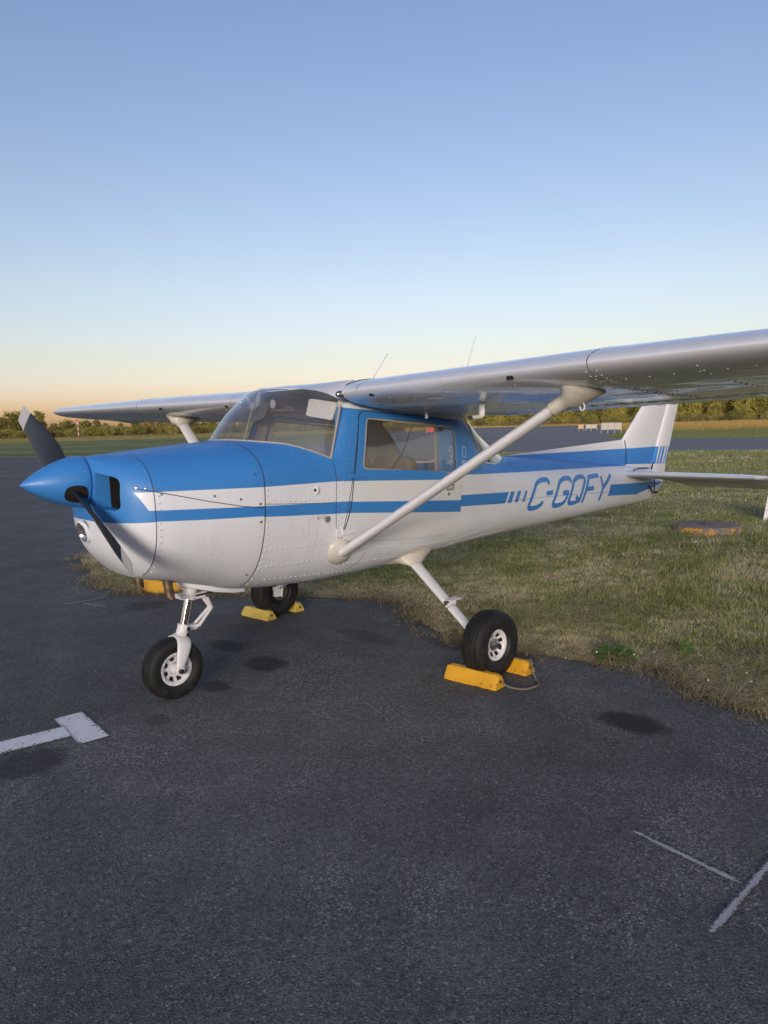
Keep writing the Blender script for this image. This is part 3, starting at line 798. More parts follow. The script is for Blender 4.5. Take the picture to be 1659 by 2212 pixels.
# ---- doors
def ribbon(outline_in, outline_out, off):
    Pi, Ni = ON([p[0] for p in outline_in], [p[1] for p in outline_in], off); Po, No = ON([p[0] for p in outline_out], [p[1] for p in outline_out], off*.6)
    n = len(Pi); v = Pi.tolist()+Po.tolist(); f = [(i, (i+1) % n, n+(i+1) % n, n+i) for i in range(n)]
    return v, f
def flipy(v): return [(p[0], -p[1], p[2]) for p in v]
WD = dens(WIN, .02)
for s in (-1, 1):
    d = skin('door', xz(DOOR), [xz(WIN)], M_door, AC, .005, (s,), 'door with worn white and blue paint' if s < 0 else None)
    v, f = ribbon(offset_poly(WD, -.009), offset_poly(WD, .004), .005)
    link('window_gasket', v if s < 0 else flipy(v), f, M_gasket, d)
    # raised bead round the window
    for (o_, r_) in (((.028, .004),) if s < 0 else ()):
        P, N = ON([p[0] for p in offset_poly(WD, o_)], [p[1] for p in offset_poly(WD, o_)], .001)
        P = P.tolist(); P.append(P[0]); tube_part('frame_bead', P if s < 0 else flipy(P), r_, M_blue, d)
    # glass pane
    vv, tr = skin_tris(xz(WIN), [], .08, rad(10)); P = S(vv[:, 0], vv[:, 1]); P = P-NRM(P)*.004
    link('window_pane', P.tolist() if s < 0 else flipy(P.tolist()), [tuple(int(i) for i in t) for t in tr], M_glass, d, True, 80)
    if s < 0: decal('door_gap', [stroke_mesh(offset_poly(DOOR, .003), .005, True, .02)], M_seam, d, .0012)
    # hinges
    for (hx, hz) in ((1.775, 1.305), (1.712, .955)):
        mb = MB(); P, N = ON(hx-.022, hz, .006); mb.box(P[0], (.022, .004, .026))
        P, N = ON([hx+.005, hx+.05, hx+.13], [hz-.002, hz-.006, hz-.010], .004); mb.tube(P.tolist(), [.020, .018, .008], 8, ry=.008, ref=(0, 0, 1))
        P, N = ON([hx, hx], [hz-.03, hz+.03], .007); mb.tube(P.tolist(), .006, 8)
        if s > 0: mb.v = flipy(mb.v)
        mb.build('hinge', M_blue if hz > 1.2 else M_gearw, d)
    if s < 0:
        mb = MB(); P, N = ON(2.735, 1.163, .004); mb.box(P[0], (.042, .004, .020)); h = mb.build('latch_plate', M_steel, d)
        mb = MB(); P, N = ON(2.735, 1.163, .0085); mb.box(P[0], (.032, .002, .012)); mb.build('handle', M_grey, d)
        mb = MB(); P, N = ON(2.718, 1.116, .001); mb.lathe([(0, .012), (.006, .011), (.006, .004), (.009, .003)], P[0], N[0], 14, True); mb.build('key_lock', M_steel, d)
    # tan lining seen through the far window
    skin('door_lining', xz(offset_poly(DOOR, -.015)), [xz(offset_poly(WIN, .005))], M_tan, d, -.03, (s,), dx=.1, dth=rad(12))
    # blue rear panel behind the glass, carrying the type lettering
    pan = [(2.640, 1.62), (2.83, 1.60), (2.815, 1.262), (2.612, 1.282)]
    vv, tr = skin_tris(xz(pan), [], .08, rad(8)); P = S(vv[:, 0], vv[:, 1]); P = P-NRM(P)*.014
    link('rear_quarter_panel', P.tolist() if s < 0 else flipy(P.tolist()), [tuple(int(i) for i in t) for t in tr], M_blue, d, True, 80)
    P, N = ON(np.linspace(2.612, 2.640, 8), np.linspace(1.28, 1.62, 8), -.018); mb = MB(); mb.tube(P.tolist() if s < 0 else flipy(P.tolist()), .016, 6, ry=.007, ref=(1, 0, 0)); mb.build('window_post', M_tan, d)
# inner lining of posts, roof sides and lower walls
inner_outer = xz([(1.62, 1.40), (1.66, .75), (3.25, .75), (3.285, 1.30), (3.02, 1.60), (3.0, 1.65), (2.6, 1.69), (2.2, 1.72), (1.80, 1.745)])
skin('cabin_lining', inner_outer, [xz(offset_poly(DOOR, .012))], M_tan, AC, -.032, (-1, 1), dx=.1, dth=rad(12))

# ---- lettering on the skin
def arc(cx, cz, rx, rz, a0, a1, n=8): return [(cx+rx*math.cos(rad(a0+(a1-a0)*i/n)), cz+rz*math.sin(rad(a0+(a1-a0)*i/n))) for i in range(n+1)]
# glyphs in a unit cell: s 0..1 wide, h 0..1 tall
r_ = .42; q_ = .17
C_ = arc(1-r_, 1-q_, r_, q_, -8, 90)+arc(r_, 1-q_, r_, q_, 90, 180)+arc(r_, q_, r_, q_, 180, 270)+arc(1-r_, q_, r_, q_, 270, 368)
G_ = arc(1-r_, 1-q_, r_, q_, -8, 90)+arc(r_, 1-q_, r_, q_, 90, 180)+arc(r_, q_, r_, q_, 180, 270)+arc(1-r_, q_, r_, q_, 270, 360)+[(1, .45), (.55, .45)]
Q_ = arc(1-r_, 1-q_, r_, q_, 0, 90)+arc(r_, 1-q_, r_, q_, 90, 180)+arc(r_, q_, r_, q_, 180, 270)+arc(1-r_, q_, r_, q_, 270, 360)
GL = {'C': [(C_, 0)], '-': [([(0, .5), (1, .5)], 0)], 'G': [(G_, 0)], 'Q': [(Q_, 1), ([(.55, .24), (1.12, .0)], 0)], 'F': [([(0, 0), (0, 1), (1, 1)], 0), ([(0, .52), (.72, .52)], 0)], 'Y': [([(0, 1), (.42, .50), (.42, 0)], 0), ([(.42, .50), (1, 1)], 0)]}
# x of the lower left corner, width, baseline z, height, slant (x shift over the full height)
LET = [('C', 3.862, .235, .865, .268, .150), ('-', 4.145, .12, .862, .26, .070), ('G', 4.30, .235, .845, .270, .140), ('Q', 4.60, .235, .838, .270, .135), ('F', 4.905, .235, .822, .272, .135), ('Y', 5.185, .245, .808, .274, .135)]
for ch, x0, wd, z0, hh, sl_ in LET:
    st = []
    for pl, cl in GL[ch]:
        pl2 = [(x0+a*wd+b*sl_, z0+.018+b*(hh-.036)) for a, b in pl]
        st.append(stroke_mesh(pl2, .043 if ch != '-' else .040, bool(cl)))
    decal('registration_letter', st, M_blue, fz)
M_outline = M_lett
# outlined "150" over the door post and "commuter" under it
def glyph_line(text, x0, z0, wd, hh, gap, pen, m, parent, off):
    mini = {'1': [([(.15, .78), (.55, 1), (.95, 1), (.95, 0), (.45, 0), (.45, .70), (.15, .60), (.15, .78)], 0)],
            '0': [(arc(.5, .78, .5, .22, 0, 180)+arc(.5, .22, .5, .22, 180, 360), 1)],
            'c': [(arc(.5, .5, .5, .5, 55, 305), 0)], 'o': [(arc(.5, .5, .5, .5, 0, 350, 14), 1)],
            'm': [([(0, 0), (0, 1), (.42, 1), (.5, .85), (.5, 0)], 0), ([(.5, .85), (.58, 1), (.9, 1), (1, .85), (1, 0)], 0)],
            'e': [([(0, .5), (1, .5)]+arc(.5, .5, .5, .5, 0, 310, 12), 0)], 'r': [([(0, 0), (0, 1)], 0), ([(0, .7), (.35, 1), (.9, 1)], 0)]}
    st = []
    for ch in text:
        if ch == ' ': x0 += gap; continue
        w_ = wd*(1.5 if ch == 'm' else 1)
        for pl, cl in mini[ch]:
            st.append(stroke_mesh([(x0+a*w_, z0+b*hh) for a, b in pl], pen, bool(cl), .004))
        x0 += w_+wd*.38
    return decal('type_lettering', st, m, parent, off)
doorL = [o for o in AC.children if o.name == 'door'][0]
glyph_line('1', 2.752, 1.377, .046, .075, 0, .0045, M_lett, doorL, -.0125)
glyph_line('com', 2.722, 1.330, .018, .026, 0, .0045, M_lett, doorL, -.0125)
glyph_line('0', 2.905, 1.368, .042, .078, 0, .0045, M_lett, fz, .0016)
glyph_line('er', 2.890, 1.318, .018, .026, 0, .0045, M_lett, fz, .0016)
def textmesh(name, body, size, m, parent, o, ax, ay, font=None):
    cu = bpy.data.curves.new(name, 'FONT'); cu.body = body; cu.size = size; cu.align_x = 'CENTER'; cu.resolution_u = 2
    t = bpy.data.objects.new(name, cu); me = bpy.data.meshes.new_from_object(t); bpy.data.objects.remove(t)
    ax, ay, o = Vector(ax), Vector(ay), Vector(o)
    me.transform(Matrix(((ax.x, ay.x, 0, o.x), (ax.y, ay.y, 0, o.y), (ax.z, ay.z, 1, o.z), (0, 0, 0, 1))))
    me.materials.clear(); me.materials.append(m)
    ob = bpy.data.objects.new(name, me); COL.objects.link(ob); ob.parent = parent; return AP(ob)
P, N = ON(1.545, 1.068, .0015); textmesh('placard_text', 'STATIC PORT\nKEEP CLEAR', .0125, M_red, fz, P[0], (1, 0, 0), (0, 0, 1))

# ---- seams and rivets
def seam(pl, w=.0035, parent=None, off=.0008, m=None, name='panel_seam'):
    return decal(name, [stroke_mesh(pl, w, False, .02)], m or M_seam, parent, off)
fire_line = [(1.14, z) for z in np.linspace(.66, 1.54, 30)]
seam(fire_line, .006, fz)
seam([(.523, z) for z in np.linspace(.83, 1.49, 24)], .004, cw)
seam([(.44, 1.322), (.53, 1.30), (.80, 1.23), (1.0, 1.185), (1.137, 1.165)], .0045, cw)
seam([(1.137, 1.185), (1.645, 1.148)], .003, fz)
seam([(1.665, 1.41), (1.672, 1.30), (1.660, 1.10), (1.665, 1.0), (1.70, .90)], .0035, fz)
seam([(3.2, 1.0), (4.2, .962), (5.6, .89)], .0025, fz)
seam([(1.95, .79), (1.92, .72), (1.86, .66)], .003, fz)
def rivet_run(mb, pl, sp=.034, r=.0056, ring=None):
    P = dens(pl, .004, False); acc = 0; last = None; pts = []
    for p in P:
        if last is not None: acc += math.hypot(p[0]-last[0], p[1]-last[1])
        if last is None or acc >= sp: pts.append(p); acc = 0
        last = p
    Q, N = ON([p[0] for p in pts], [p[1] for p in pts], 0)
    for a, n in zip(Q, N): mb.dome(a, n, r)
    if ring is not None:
        for a, n in zip(Q, N): ring.dome(a+n*.0004+np.array([r*.30, 0, -r*.45]), n, r*1.05, .0003, 8)  # grey disc below and aft of each rivet paints its shaded side
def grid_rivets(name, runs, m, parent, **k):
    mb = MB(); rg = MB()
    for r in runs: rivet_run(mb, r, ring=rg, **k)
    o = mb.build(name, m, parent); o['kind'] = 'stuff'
    o2 = rg.build('rivet_shade', M_rivet_shade, parent); o2['kind'] = 'stuff'; return o
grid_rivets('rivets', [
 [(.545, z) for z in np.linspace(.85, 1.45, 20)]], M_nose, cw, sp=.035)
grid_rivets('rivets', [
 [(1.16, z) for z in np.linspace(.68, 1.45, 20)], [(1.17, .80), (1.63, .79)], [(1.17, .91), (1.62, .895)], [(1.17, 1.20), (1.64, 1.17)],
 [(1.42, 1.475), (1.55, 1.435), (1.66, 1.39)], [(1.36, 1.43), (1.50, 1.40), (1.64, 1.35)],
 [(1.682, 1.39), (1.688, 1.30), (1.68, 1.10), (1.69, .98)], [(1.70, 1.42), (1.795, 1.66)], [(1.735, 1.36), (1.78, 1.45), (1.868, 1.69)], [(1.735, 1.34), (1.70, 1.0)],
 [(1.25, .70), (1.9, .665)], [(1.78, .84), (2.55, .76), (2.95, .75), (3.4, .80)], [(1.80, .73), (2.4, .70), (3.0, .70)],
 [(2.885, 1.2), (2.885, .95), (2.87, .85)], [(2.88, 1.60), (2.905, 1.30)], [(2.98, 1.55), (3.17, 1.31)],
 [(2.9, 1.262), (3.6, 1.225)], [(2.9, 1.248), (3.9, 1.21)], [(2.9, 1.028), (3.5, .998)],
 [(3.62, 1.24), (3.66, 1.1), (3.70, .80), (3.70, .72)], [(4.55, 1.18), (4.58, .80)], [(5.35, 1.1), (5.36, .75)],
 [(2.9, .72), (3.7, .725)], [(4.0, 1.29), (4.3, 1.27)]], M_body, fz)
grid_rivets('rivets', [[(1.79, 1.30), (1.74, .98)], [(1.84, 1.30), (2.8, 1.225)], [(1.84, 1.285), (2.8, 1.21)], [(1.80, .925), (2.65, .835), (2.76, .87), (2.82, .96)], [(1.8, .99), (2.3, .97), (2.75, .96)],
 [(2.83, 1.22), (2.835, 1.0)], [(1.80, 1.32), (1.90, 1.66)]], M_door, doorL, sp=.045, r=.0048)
mb = MB()
for (x, z) in ((.56, 1.285), (.84, 1.255), (.99, 1.225), (1.11, 1.19), (1.115, 1.085), (1.09, 1.36), (1.10, .76), (.45, 1.325), (.49, 1.32), (.535, 1.315)):
    P, N = ON(x, z, .0005); mb.dome(P[0], N[0], .008, .004, 10)
mb.build('cowl_fastener', M_steel, cw, kind='stuff')
# small fittings on the front side skin
mb = MB(); P, N = ON(1.595, 1.05, .001); mb.lathe([(0, .021), (.003, .021), (.003, .001)], P[0], N[0], 20, True); mb.build('static_port', M_steel, fz)
mb = MB(); P, N = ON([1.50, 1.512, 1.53], [1.238, 1.236, 1.234], .004); mb.tube(P.tolist(), [.022, .026, .006], 10, ry=[.014, .016, .004], ref=(0, 0, 1)); vent = mb.build('air_vent', M_gearw, fz)
mb = MB(); P, N = ON(1.499, 1.238, .004); mb.lathe([(0, .010), (.004, .009)], P[0]+np.array([-.001, 0, 0]), (-1, -.3, 0), 12, True); mb.build('vent_mouth', M_dark, vent)

# ---- landing light in the chin
mb = MB(); lc = Vector((.318, .005, 1.078)); la = Vector((-.95, -.16, -.25)).normalized()
R = []
for hh, k1 in ((.0, 1.0), (.010, 1.0), (.016, .93), (.018, .86)):
    a = Vector((0, 1, 0)); a = (a-la*a.dot(la)).normalized(); b = la.cross(a)
    R.append([lc+la*hh+(a*math.cos(t)*.052*k1+b*math.sin(t)*.066*k1) for t in np.linspace(0, 2*math.pi, 32, endpoint=False)])
mb.rings(R, False); lamp = part(mb, 'landing_light', M_white)
mb = MB(); R2 = [[lc+la*hh+(a*math.cos(t)*.045*k1+b*math.sin(t)*.058*k1) for t in np.linspace(0, 2*math.pi, 32, endpoint=False)] for hh, k1 in ((.0165, 1.0), (.006, .86), (-.004, .62), (-.010, .35), (-.012, .02))]
mb.rings(R2, False); mb.build('reflector', M_chrome, lamp)
mb = MB(); R3 = [[lc+la*hh+(a*math.cos(t)*.0455*k1+b*math.sin(t)*.0585*k1) for t in np.linspace(0, 2*math.pi, 32, endpoint=False)] for hh, k1 in ((.0168, 1.0), (.019, .7), (.020, .02))]
mb.rings(R3, False); mb.build('lens', M_glass, lamp)
# ---- belly: exhausts, cowl lip, nose gear fairing
for (x, y, z, L) in ((.715, -.13, .745, .10), (.64, .09, .77, .07)):
    mb = MB(); top = Vector((x, y, z+.04)); d = Vector((.10, -.05 if y < 0 else .02, -.99)).normalized(); a = Vector((1, 0, 0)); b = d.cross(a).normalized(); a = b.cross(d)
    R = []
    for k, (t, rr) in enumerate(((0, .027), (L+.04, .027), (L+.04, .024), (L*.3, .024))):
        R.append([top+d*(t+(.02*math.cos(q) if k in (1, 2) else 0))+(a*math.cos(q)+b*math.sin(q))*rr for q in np.linspace(0, 2*math.pi, 20, endpoint=False)])
    mb.rings(R, False); ex = part(mb, 'exhaust_pipe', M_rust)
    mb = MB(); zc = float(sec(x)[3]); mb.lathe([(0, .058), (.001, .001)], (x, y, z-.0), (0, 0, -1), 20); 
def belly_pt(x, y):
    w, zm, zt, zb, nu, nl = [float(q) for q in sec(x)]; return zm-(zm-zb)*(1-(min(abs(y)/w, 1))**nl)**(1/nl)
mb = MB(); ring = [(.715+.058*math.cos(t), -.13+.05*math.sin(t)) for t in np.linspace(0, 2*math.pi, 24, endpoint=False)]
v = [(x, y, belly_pt(x, y)-.0015) for x, y in ring]+[(.715, -.13, belly_pt(.715, -.13)-.0015)]
link('exhaust_opening', v, [(i, (i+1) % 24, 24) for i in range(24)], M_dark, cw)
mb = MB(); R = []
for x, hw, zz in ((.86, .03, .70), (.93, .085, .672), (1.05, .11, .640), (1.18, .10, .612), (1.27, .08, .604)):
    R.append([(x, hw*math.cos(t), (belly_pt(x, 0)+.02) if math.sin(t) > 0 else belly_pt(x, 0)-.012+.02*0-.020*abs(math.sin(t))**.5) for t in np.linspace(0, 2*math.pi, 20, endpoint=False)])
mb.rings(R); part(mb, 'nose_gear_fairing', M_white)

# ---- wings
def naca(c):
    t = .12; c = np.asarray(c, float)
    yt = 5*t*(.2969*np.sqrt(c)-.1260*c-.3516*c**2+.2843*c**3-.1030*c**4)
    yc = np.where(c < .4, .02/.16*(.8*c-c*c), .02/.36*(.2+.8*c-c*c)); return yc+yt, yc-yt
YB, YT = 2.25, 4.90
def wing_geo(y):
    a = abs(y); q = max(0, (a-YB)/(YT-YB))
    xl = 1.72+.19*q; xt = 3.35-.30*q; zl = 1.808+.020*a-.009*y; zt = 1.655+.020*a+.03*q-.009*y; return xl, xt, zl, zt
def wpt(y, c, up, tk=1.0, dz=0.):
    xl, xt, zl, zt = wing_geo(y); u_, l_ = naca(c); off = float(u_ if up else l_)*(xt-xl)*tk
    return (xl+(xt-xl)*c, y, zl+(zt-zl)*c+off+dz)
def wing_section(y, c1, n=30, tk=1.0):
    cs = [(1-math.cos(math.pi*i/n*.5*1.0))*1.0 for i in range(n+1)]
    cs = [c1*(i/n)**2 for i in range(n+1)]
    return [wpt(y, c, True, tk) for c in cs[::-1]]+[wpt(y, c, False, tk) for c in cs[1:]]
def control(name, s, y0, y1, m, parent, droop=0., pitch=.095):
    mb = MB(); R = []; n = int((y1-y0)/pitch)*6; cs = [.762, .768, .79, .83, .88, .93, .97, 1.0]
    for i in range(n+1):
        y = y0+(y1-y0)*i/n; ph = (i % 6)/6.
        bead = .0045*max(0, 1-abs(ph-.5)/.17) if 0 < i < n else 0
        top = []; bot = []
        for k, c in enumerate(cs):
            tkf = .35 if k == 0 else (.8 if k == 1 else 1.0)
            bz = bead if 1 < k < len(cs)-1 else (bead*.9 if k == len(cs)-1 else 0)
            pu = Vector(wpt(s*y, c, True)); pl = Vector(wpt(s*y, c, False)); md = (pu+pl)/2
            pu = md+(pu-md)*tkf+Vector((0, 0, bz+.0015)); pl = md+(pl-md)*tkf-Vector((0, 0, bz+.0015))
            dzz = -droop*(c-.76)*1.63; pu.z += dzz; pl.z += dzz
            top.append(pu); bot.append(pl)
        R.append(top[::-1]+bot)
    mb.rings(R); return mb.build(name, m, parent, angle=40)
for s in (-1, 1):
    ys = [.56, .62, .8, 1.1, 1.5, 1.9, YB-.002]
    mb = MB(); mb.rings([wing_section(s*y, .75) for y in ys]); wg = part(mb, 'wing', M_silver, angle=50, label='silver port wing' if s < 0 else 'silver starboard wing')
    ys = [YB+.002, 2.6, 3.0, 3.5, 4.0, 4.4, 4.68]
    mb = MB(); mb.rings([wing_section(s*y, .75) for y in ys]); mb.build('outer_panel', M_silver, wg, angle=50)
    # rounded tip
    mb = MB(); R = []
    for q in np.linspace(0, 1, 9):
        y = 4.682+.27*math.sin(q*math.pi/2); tk = max(.06, math.cos(q*math.pi/2)**.7); xl, xt, zl, zt = wing_geo(s*4.69)
        ins = .30*(1-math.cos(q*math.pi/2))**1.3; ino = .10*(1-math.cos(q*math.pi/2))
        n = 26; cs = [(i/n)**2 for i in range(n+1)]; sec_ = []
        for up, lst in ((True, cs[::-1]), (False, cs[1:])):
            for c in lst:
                u_, l_ = naca(c); off = float(u_ if up else l_)*(xt-xl)*tk
                sec_.append((xl+ins+(xt-xl-ins-ino)*c, s*y, zl+(zt-zl)*c+.02*(y-4.69)-.035*q*q+off))
        R.append(sec_)
    mb.rings(R); mb.build('wing_tip', M_silver, wg, angle=60)
    control('flap', s, .60, YB-.01, M_silver, wg)
    control('aileron', s, YB+.01, 4.66, M_silver, wg)
    # seam line round the wing at the panel joint and the root cuff
    for yy, ww in ((YB, .005), (.70, .004)):
        mb = MB(); sct = [Vector(p) for p in wing_section(s*yy, .75, 40)]
        v = []; f = []
        for p in sct: v += [p+Vector((0, -ww/2, 0))+(p-Vector((p.x, p.y, 1.76)))*.006, p+Vector((0, ww/2, 0))+(p-Vector((p.x, p.y, 1.76)))*.006]
        for i in range(len(sct)-1): f.append((2*i, 2*i+1, 2*i+3, 2*i+2))
        link('panel_seam', v, f, M_seam, wg)
    mb = MB()
    def low(y, c): return Vector(wpt(s*y, c, False))
    def wr(y, c, up=False, r=.0048):
        p = Vector(wpt(s*y, c, up)); p2 = Vector(wpt(s*y, c+.004, up)); t = (p2-p).normalized(); nn = t.cross(Vector((0, 1, 0))); nn = nn if (nn.z > 0) == up else -nn
        mb.dome(p, nn, r)
    for c in np.linspace(.02, .7, 26): wr(YB-.025, c); wr(YB+.03, c)
    for c in (.10, .42, .72):
        for y in np.arange(.7, 4.6, .11): wr(y, c)
    for y in np.arange(.9, 4.5, .45):
        for c in np.linspace(.05, .7, 16): wr(y, c)
        for c in np.linspace(.02, .5, 10): wr(y, c, True)
    o = mb.build('rivets', M_silver, wg); o['kind'] = 'stuff'
    # leading edge air intake near the root and inspection cover
    mb = MB(); p = Vector(wpt(s*.80, .012, False)); mb.tube([p+Vector((.01, -.022, 0)), p+Vector((.004, 0, 0)), p+Vector((.01, .022, 0))], [.008, .013, .006], 8, ry=[.008, .012, .006]); mb.build('air_intake', M_dark, wg)
    mb = MB(); p = Vector(wpt(s*1.82, .008, False)); mb.box(p, (.006, .018, .012)); mb.build('stall_warning_vane', M_dark, wg)
    # inspection cover rings on the underside
    for yy, cc in ((1.15, .14), (1.55, .5), (2.9, .55)):
        p = low(yy, cc); mb = MB(); R = [p+Vector((.055*math.cos(t), .075*math.sin(t), 0)) for t in np.linspace(0, 2*math.pi, 29)]
        R = [Vector(wpt(q.y, (q.x-wing_geo(q.y)[0])/(wing_geo(q.y)[1]-wing_geo(q.y)[0]), False)) for q in R]; mb.tube(R, .0018, 5, False); mb.build('inspection_cover', M_silver, wg)
    # wing strut with fairings
    A = Vector((1.735, s*.535, .835)); B = Vector((2.01, s*2.0, 1.722-.018*s))
    mb = MB(); mb.tube([A.lerp(B, t) for t in np.linspace(-.02, 1.0, 12)], .050, 24, ry=.029, ref=(1, 0, .12)); stt = part(mb, 'wing_strut', M_gearw)
    n = 24; dd = (B-A).normalized(); ax = Vector((1, 0, .12)); ax = (ax-dd*ax.dot(dd)).normalized(); bx = dd.cross(ax)
    R = []
    for q, k1, k2 in ((.93, 1.10, 1.22), (.955, 1.12, 1.25), (.975, 1.45, 1.5), (.99, 2.1, 2.0)):
        c = A.lerp(B, q); R.append([c+ax*(.052*k1*math.cos(t)+(.02 if k1 > 1.3 else 0))+bx*(.031*k2*math.sin(t)) for t in np.linspace(0, 2*math.pi, n, endpoint=False)])
    top = []
    for t in np.linspace(0, 2*math.pi, n, endpoint=False):
        x = B.x+.045+.165*math.cos(t); y = B.y+s*.03+.085*math.sin(t)*(-s if bx.y*s < 0 else 1)*1.0
        xl, xt, _, _ = wing_geo(y); p = Vector(wpt(y, (x-xl)/(xt-xl), False)); top.append(p)
    # match the winding of the flare to the strut rings
    c0 = R[-1]; best = min(((sum((c0[i]-top[(sg*i+sh) % n]).length for i in range(n)), sg, sh) for sg in (1, -1) for sh in range(n)))
    top = [top[(best[1]*i+best[2]) % n] for i in range(n)]
    R.append([a_.lerp(b_, .62)+Vector((0, 0, -.003)) for a_, b_ in zip(R[-1], top)]); R.append([p+Vector((0, 0, -.006)) for p in top]); R.append([p+Vector((0, 0, .002)) for p in top])
    mb = MB(); mb.rings(R, False); mb.build('upper_fairing', M_cream, stt, angle=60)
    # lower fairing: a shallow blister on the skin
    v = []; nR = 10; nT = 28; cx_, cz_ = 1.735, .838
    for i in range(nR+1):
        q = i/nR
        for k in range(nT):
            t = k*2*math.pi/nT; ex = .098*q*math.cos(t); ez = .088*q*math.sin(t)-.012*q*math.cos(t)
            P, N = ON(cx_-.01+ex, cz_-.012+ez, .0)
            hgt = .040*max(0, 1-q*q)**.8+.004
            v.append((P[0]+N[0]*hgt*(1.0 if q < 1 else .1)).tolist())
    f = []
    for i in range(nR):
        for k in range(nT): a_, b_ = i*nT+k, i*nT+(k+1) % nT; f.append((a_, b_, b_+nT, a_+nT))
    if s > 0: v = flipy(v)
    fo = link('lower_fairing', v, f, M_cream, stt, True, 80)
    mb = MB()
    for t in (20, 95, 165, 215, 290, 340):
        P, N = ON(cx_-.01+.083*math.cos(rad(t)), cz_-.012+.074*math.sin(rad(t)), .012); p = P[0] if s < 0 else np.array(flipy([P[0]])[0]); nn = N[0] if s < 0 else np.array([N[0][0], -N[0][1], N[0][2]])
        mb.dome(p, nn, .005)
    mb.build('screw', M_steel, stt, kind='stuff')
    # tie-down ring under the wing
    mb = MB(); c = B+Vector((.03, s*.035, -.055)); mb.tube([c+Vector((.0, .013*math.cos(t), .018*math.sin(t))) for t in np.linspace(0, 2*math.pi, 17)], .0042, 8, False)
    mb.tube([c+Vector((0, 0, .018)), c+Vector((.03, s*.01, .05)), c+Vector((.05, s*.03, .075))], .006, 8); mb.build('tie_down_ring', M_gearw, wg)
    if s < 0:
        # pitot mast and fuel vent
        p = low(1.30, .27); mb = MB(); mb.tube([p+Vector((0, 0, .02)), p+Vector((0, 0, -.055)), p+Vector((-.004, 0, -.075)), p+Vector((-.02, 0, -.086)), p+Vector((-.10, 0, -.088))], [.021, .021, .020, .017, .012], 14, ry=[.014, .014, .014, .014, .012], ref=(0, 1, 0)); pt = mb.build('pitot_mast', M_gearw, wg)
        mb = MB(); q = p+Vector((-.10, 0, -.088)); mb.lathe([(0, .0125), (.012, .0115), (.03, .005), (.03, .001)], q, (-1, 0, 0), 14); mb.build('pitot_tube', M_steel, pt)
        p = low(.72, .36); mb = MB(); mb.tube([p+Vector((0, 0, .02)), p+Vector((0, 0, -.055))], .011, 12); mb.build('fuel_vent', M_gearw, wg)

# centre section over the cabin
def roof_section():
    cs = [.085+(.9-.085)*i/24 for i in range(25)]
    return [wpt(.56, c, True) for c in cs[::-1]]+[(p[0], p[1], p[2]-.02) for p in (wpt(.56, c, True) for c in cs)]
mb = MB(); mb.rings([[(p[0], y, p[2]-(.010 if abs(y) < .5 else 0)) for p in roof_section()] for y in (-.555, -.4, -.2, 0, .2, .4, .555)]); roof = part(mb, 'cabin_roof', M_silver, angle=50)
for s in (-1, 1):
    mb = MB(); mb.tube([Vector(wpt(s*.555, c, True))+Vector((0, 0, -.001)) for c in np.linspace(0, .75, 24)], .006, 6); mb.build('root_seal', M_black, roof)
for s in (-1, 1):
    p = Vector(wpt(s*.545, .0, False)); mb = MB(); mb.lathe([(-.030, .008), (-.02, .019), (.0, .024), (.03, .024)], p+Vector((-.0, 0, -.012)), (1, 0, 0), 18); mb.build('root_fitting', M_steel, roof)
mb = MB()
xs_ = np.linspace(1.84, 3.02, 14)
v = [(x, y, float(np.interp(x, [1.74, 1.9, 2.4, 3.02], [1.742, 1.722, 1.69, 1.64]))) for x in xs_ for y in (-.45, -.2, 0, .2, .45)]
link('headliner', v, [(i*5+k, i*5+k+1, i*5+k+6, i*5+k+5) for i in range(13) for k in range(4)], M_liner, roof)
for (x0, y0, x1, z0, z1) in ((2.55, .10, 2.76, 1.90, 2.165), (3.20, -.20, 3.46, 1.70, 2.32)):
    mb = MB(); mb.tube([(x0-(x1-x0)*.05, y0, z0), (x1, y0, z1)], [.0062, .0048], 8); part(mb, 'whip_antenna', M_white)

# ---- tail
def airfoil_slab(pts_le, pts_te, thick, n=14, axis='y'):
    """surface between a leading and a trailing edge polyline, thickness along axis"""
    R = []
    for (a, b, tk) in zip(pts_le, pts_te, thick):
        a = Vector(a); b = Vector(b); ring = []
        for up in (1, -1):
            lst = [(i/n)**1.7 for i in range(n+1)]
            lst = lst[::-1] if up > 0 else lst[1:]
            for c in lst:
                th = tk*(2.969*math.sqrt(c)-1.26*c-3.516*c*c+2.843*c**3-.97*c**4)/1.2*1.0
                p = a.lerp(b, c); q = Vector((0, up*th/1.0, 0)) if axis == 'y' else Vector((0, 0, up*th))
                ring.append(p+q*.5)
        R.append(ring)
    return R
fin_polys = [[(4.0, 1.318), (6.18, 1.302), (6.185, 1.0), (4.0, 1.0)], [(6.17, 1.302), (7.003, 1.296), (6.923, 1.098), (6.17, 1.131)], [(7.036, 1.295), (7.079, 1.294), (6.984, 1.094), (6.941, 1.097)], [(7.101, 1.293), (7.168, 1.290), (7.072, 1.090), (7.012, 1.093)], [(7.218, 1.289), (7.252, 1.287), (7.155, 1.085), (7.121, 1.087)], [(7.28, 1.286), (7.38, 1.283), (7.33, 1.079), (7.188, 1.084)]]
M_fin = paint('fin_paint', fin_polys, white=(.74, .745, .75), streak=.1)
def hx(z): return 6.80+(z-1.017)*(7.188-6.80)/(1.719-1.017)
def tx(z): return 7.225+(z-1.09)*(7.49-7.225)/(1.718-1.09)
def lx(z): return 6.18+(z-1.397)*(6.571-6.18)/(1.721-1.397)
mb = MB(); zz = [1.02, 1.2, 1.397, 1.6, 1.85, 2.1, 2.2]
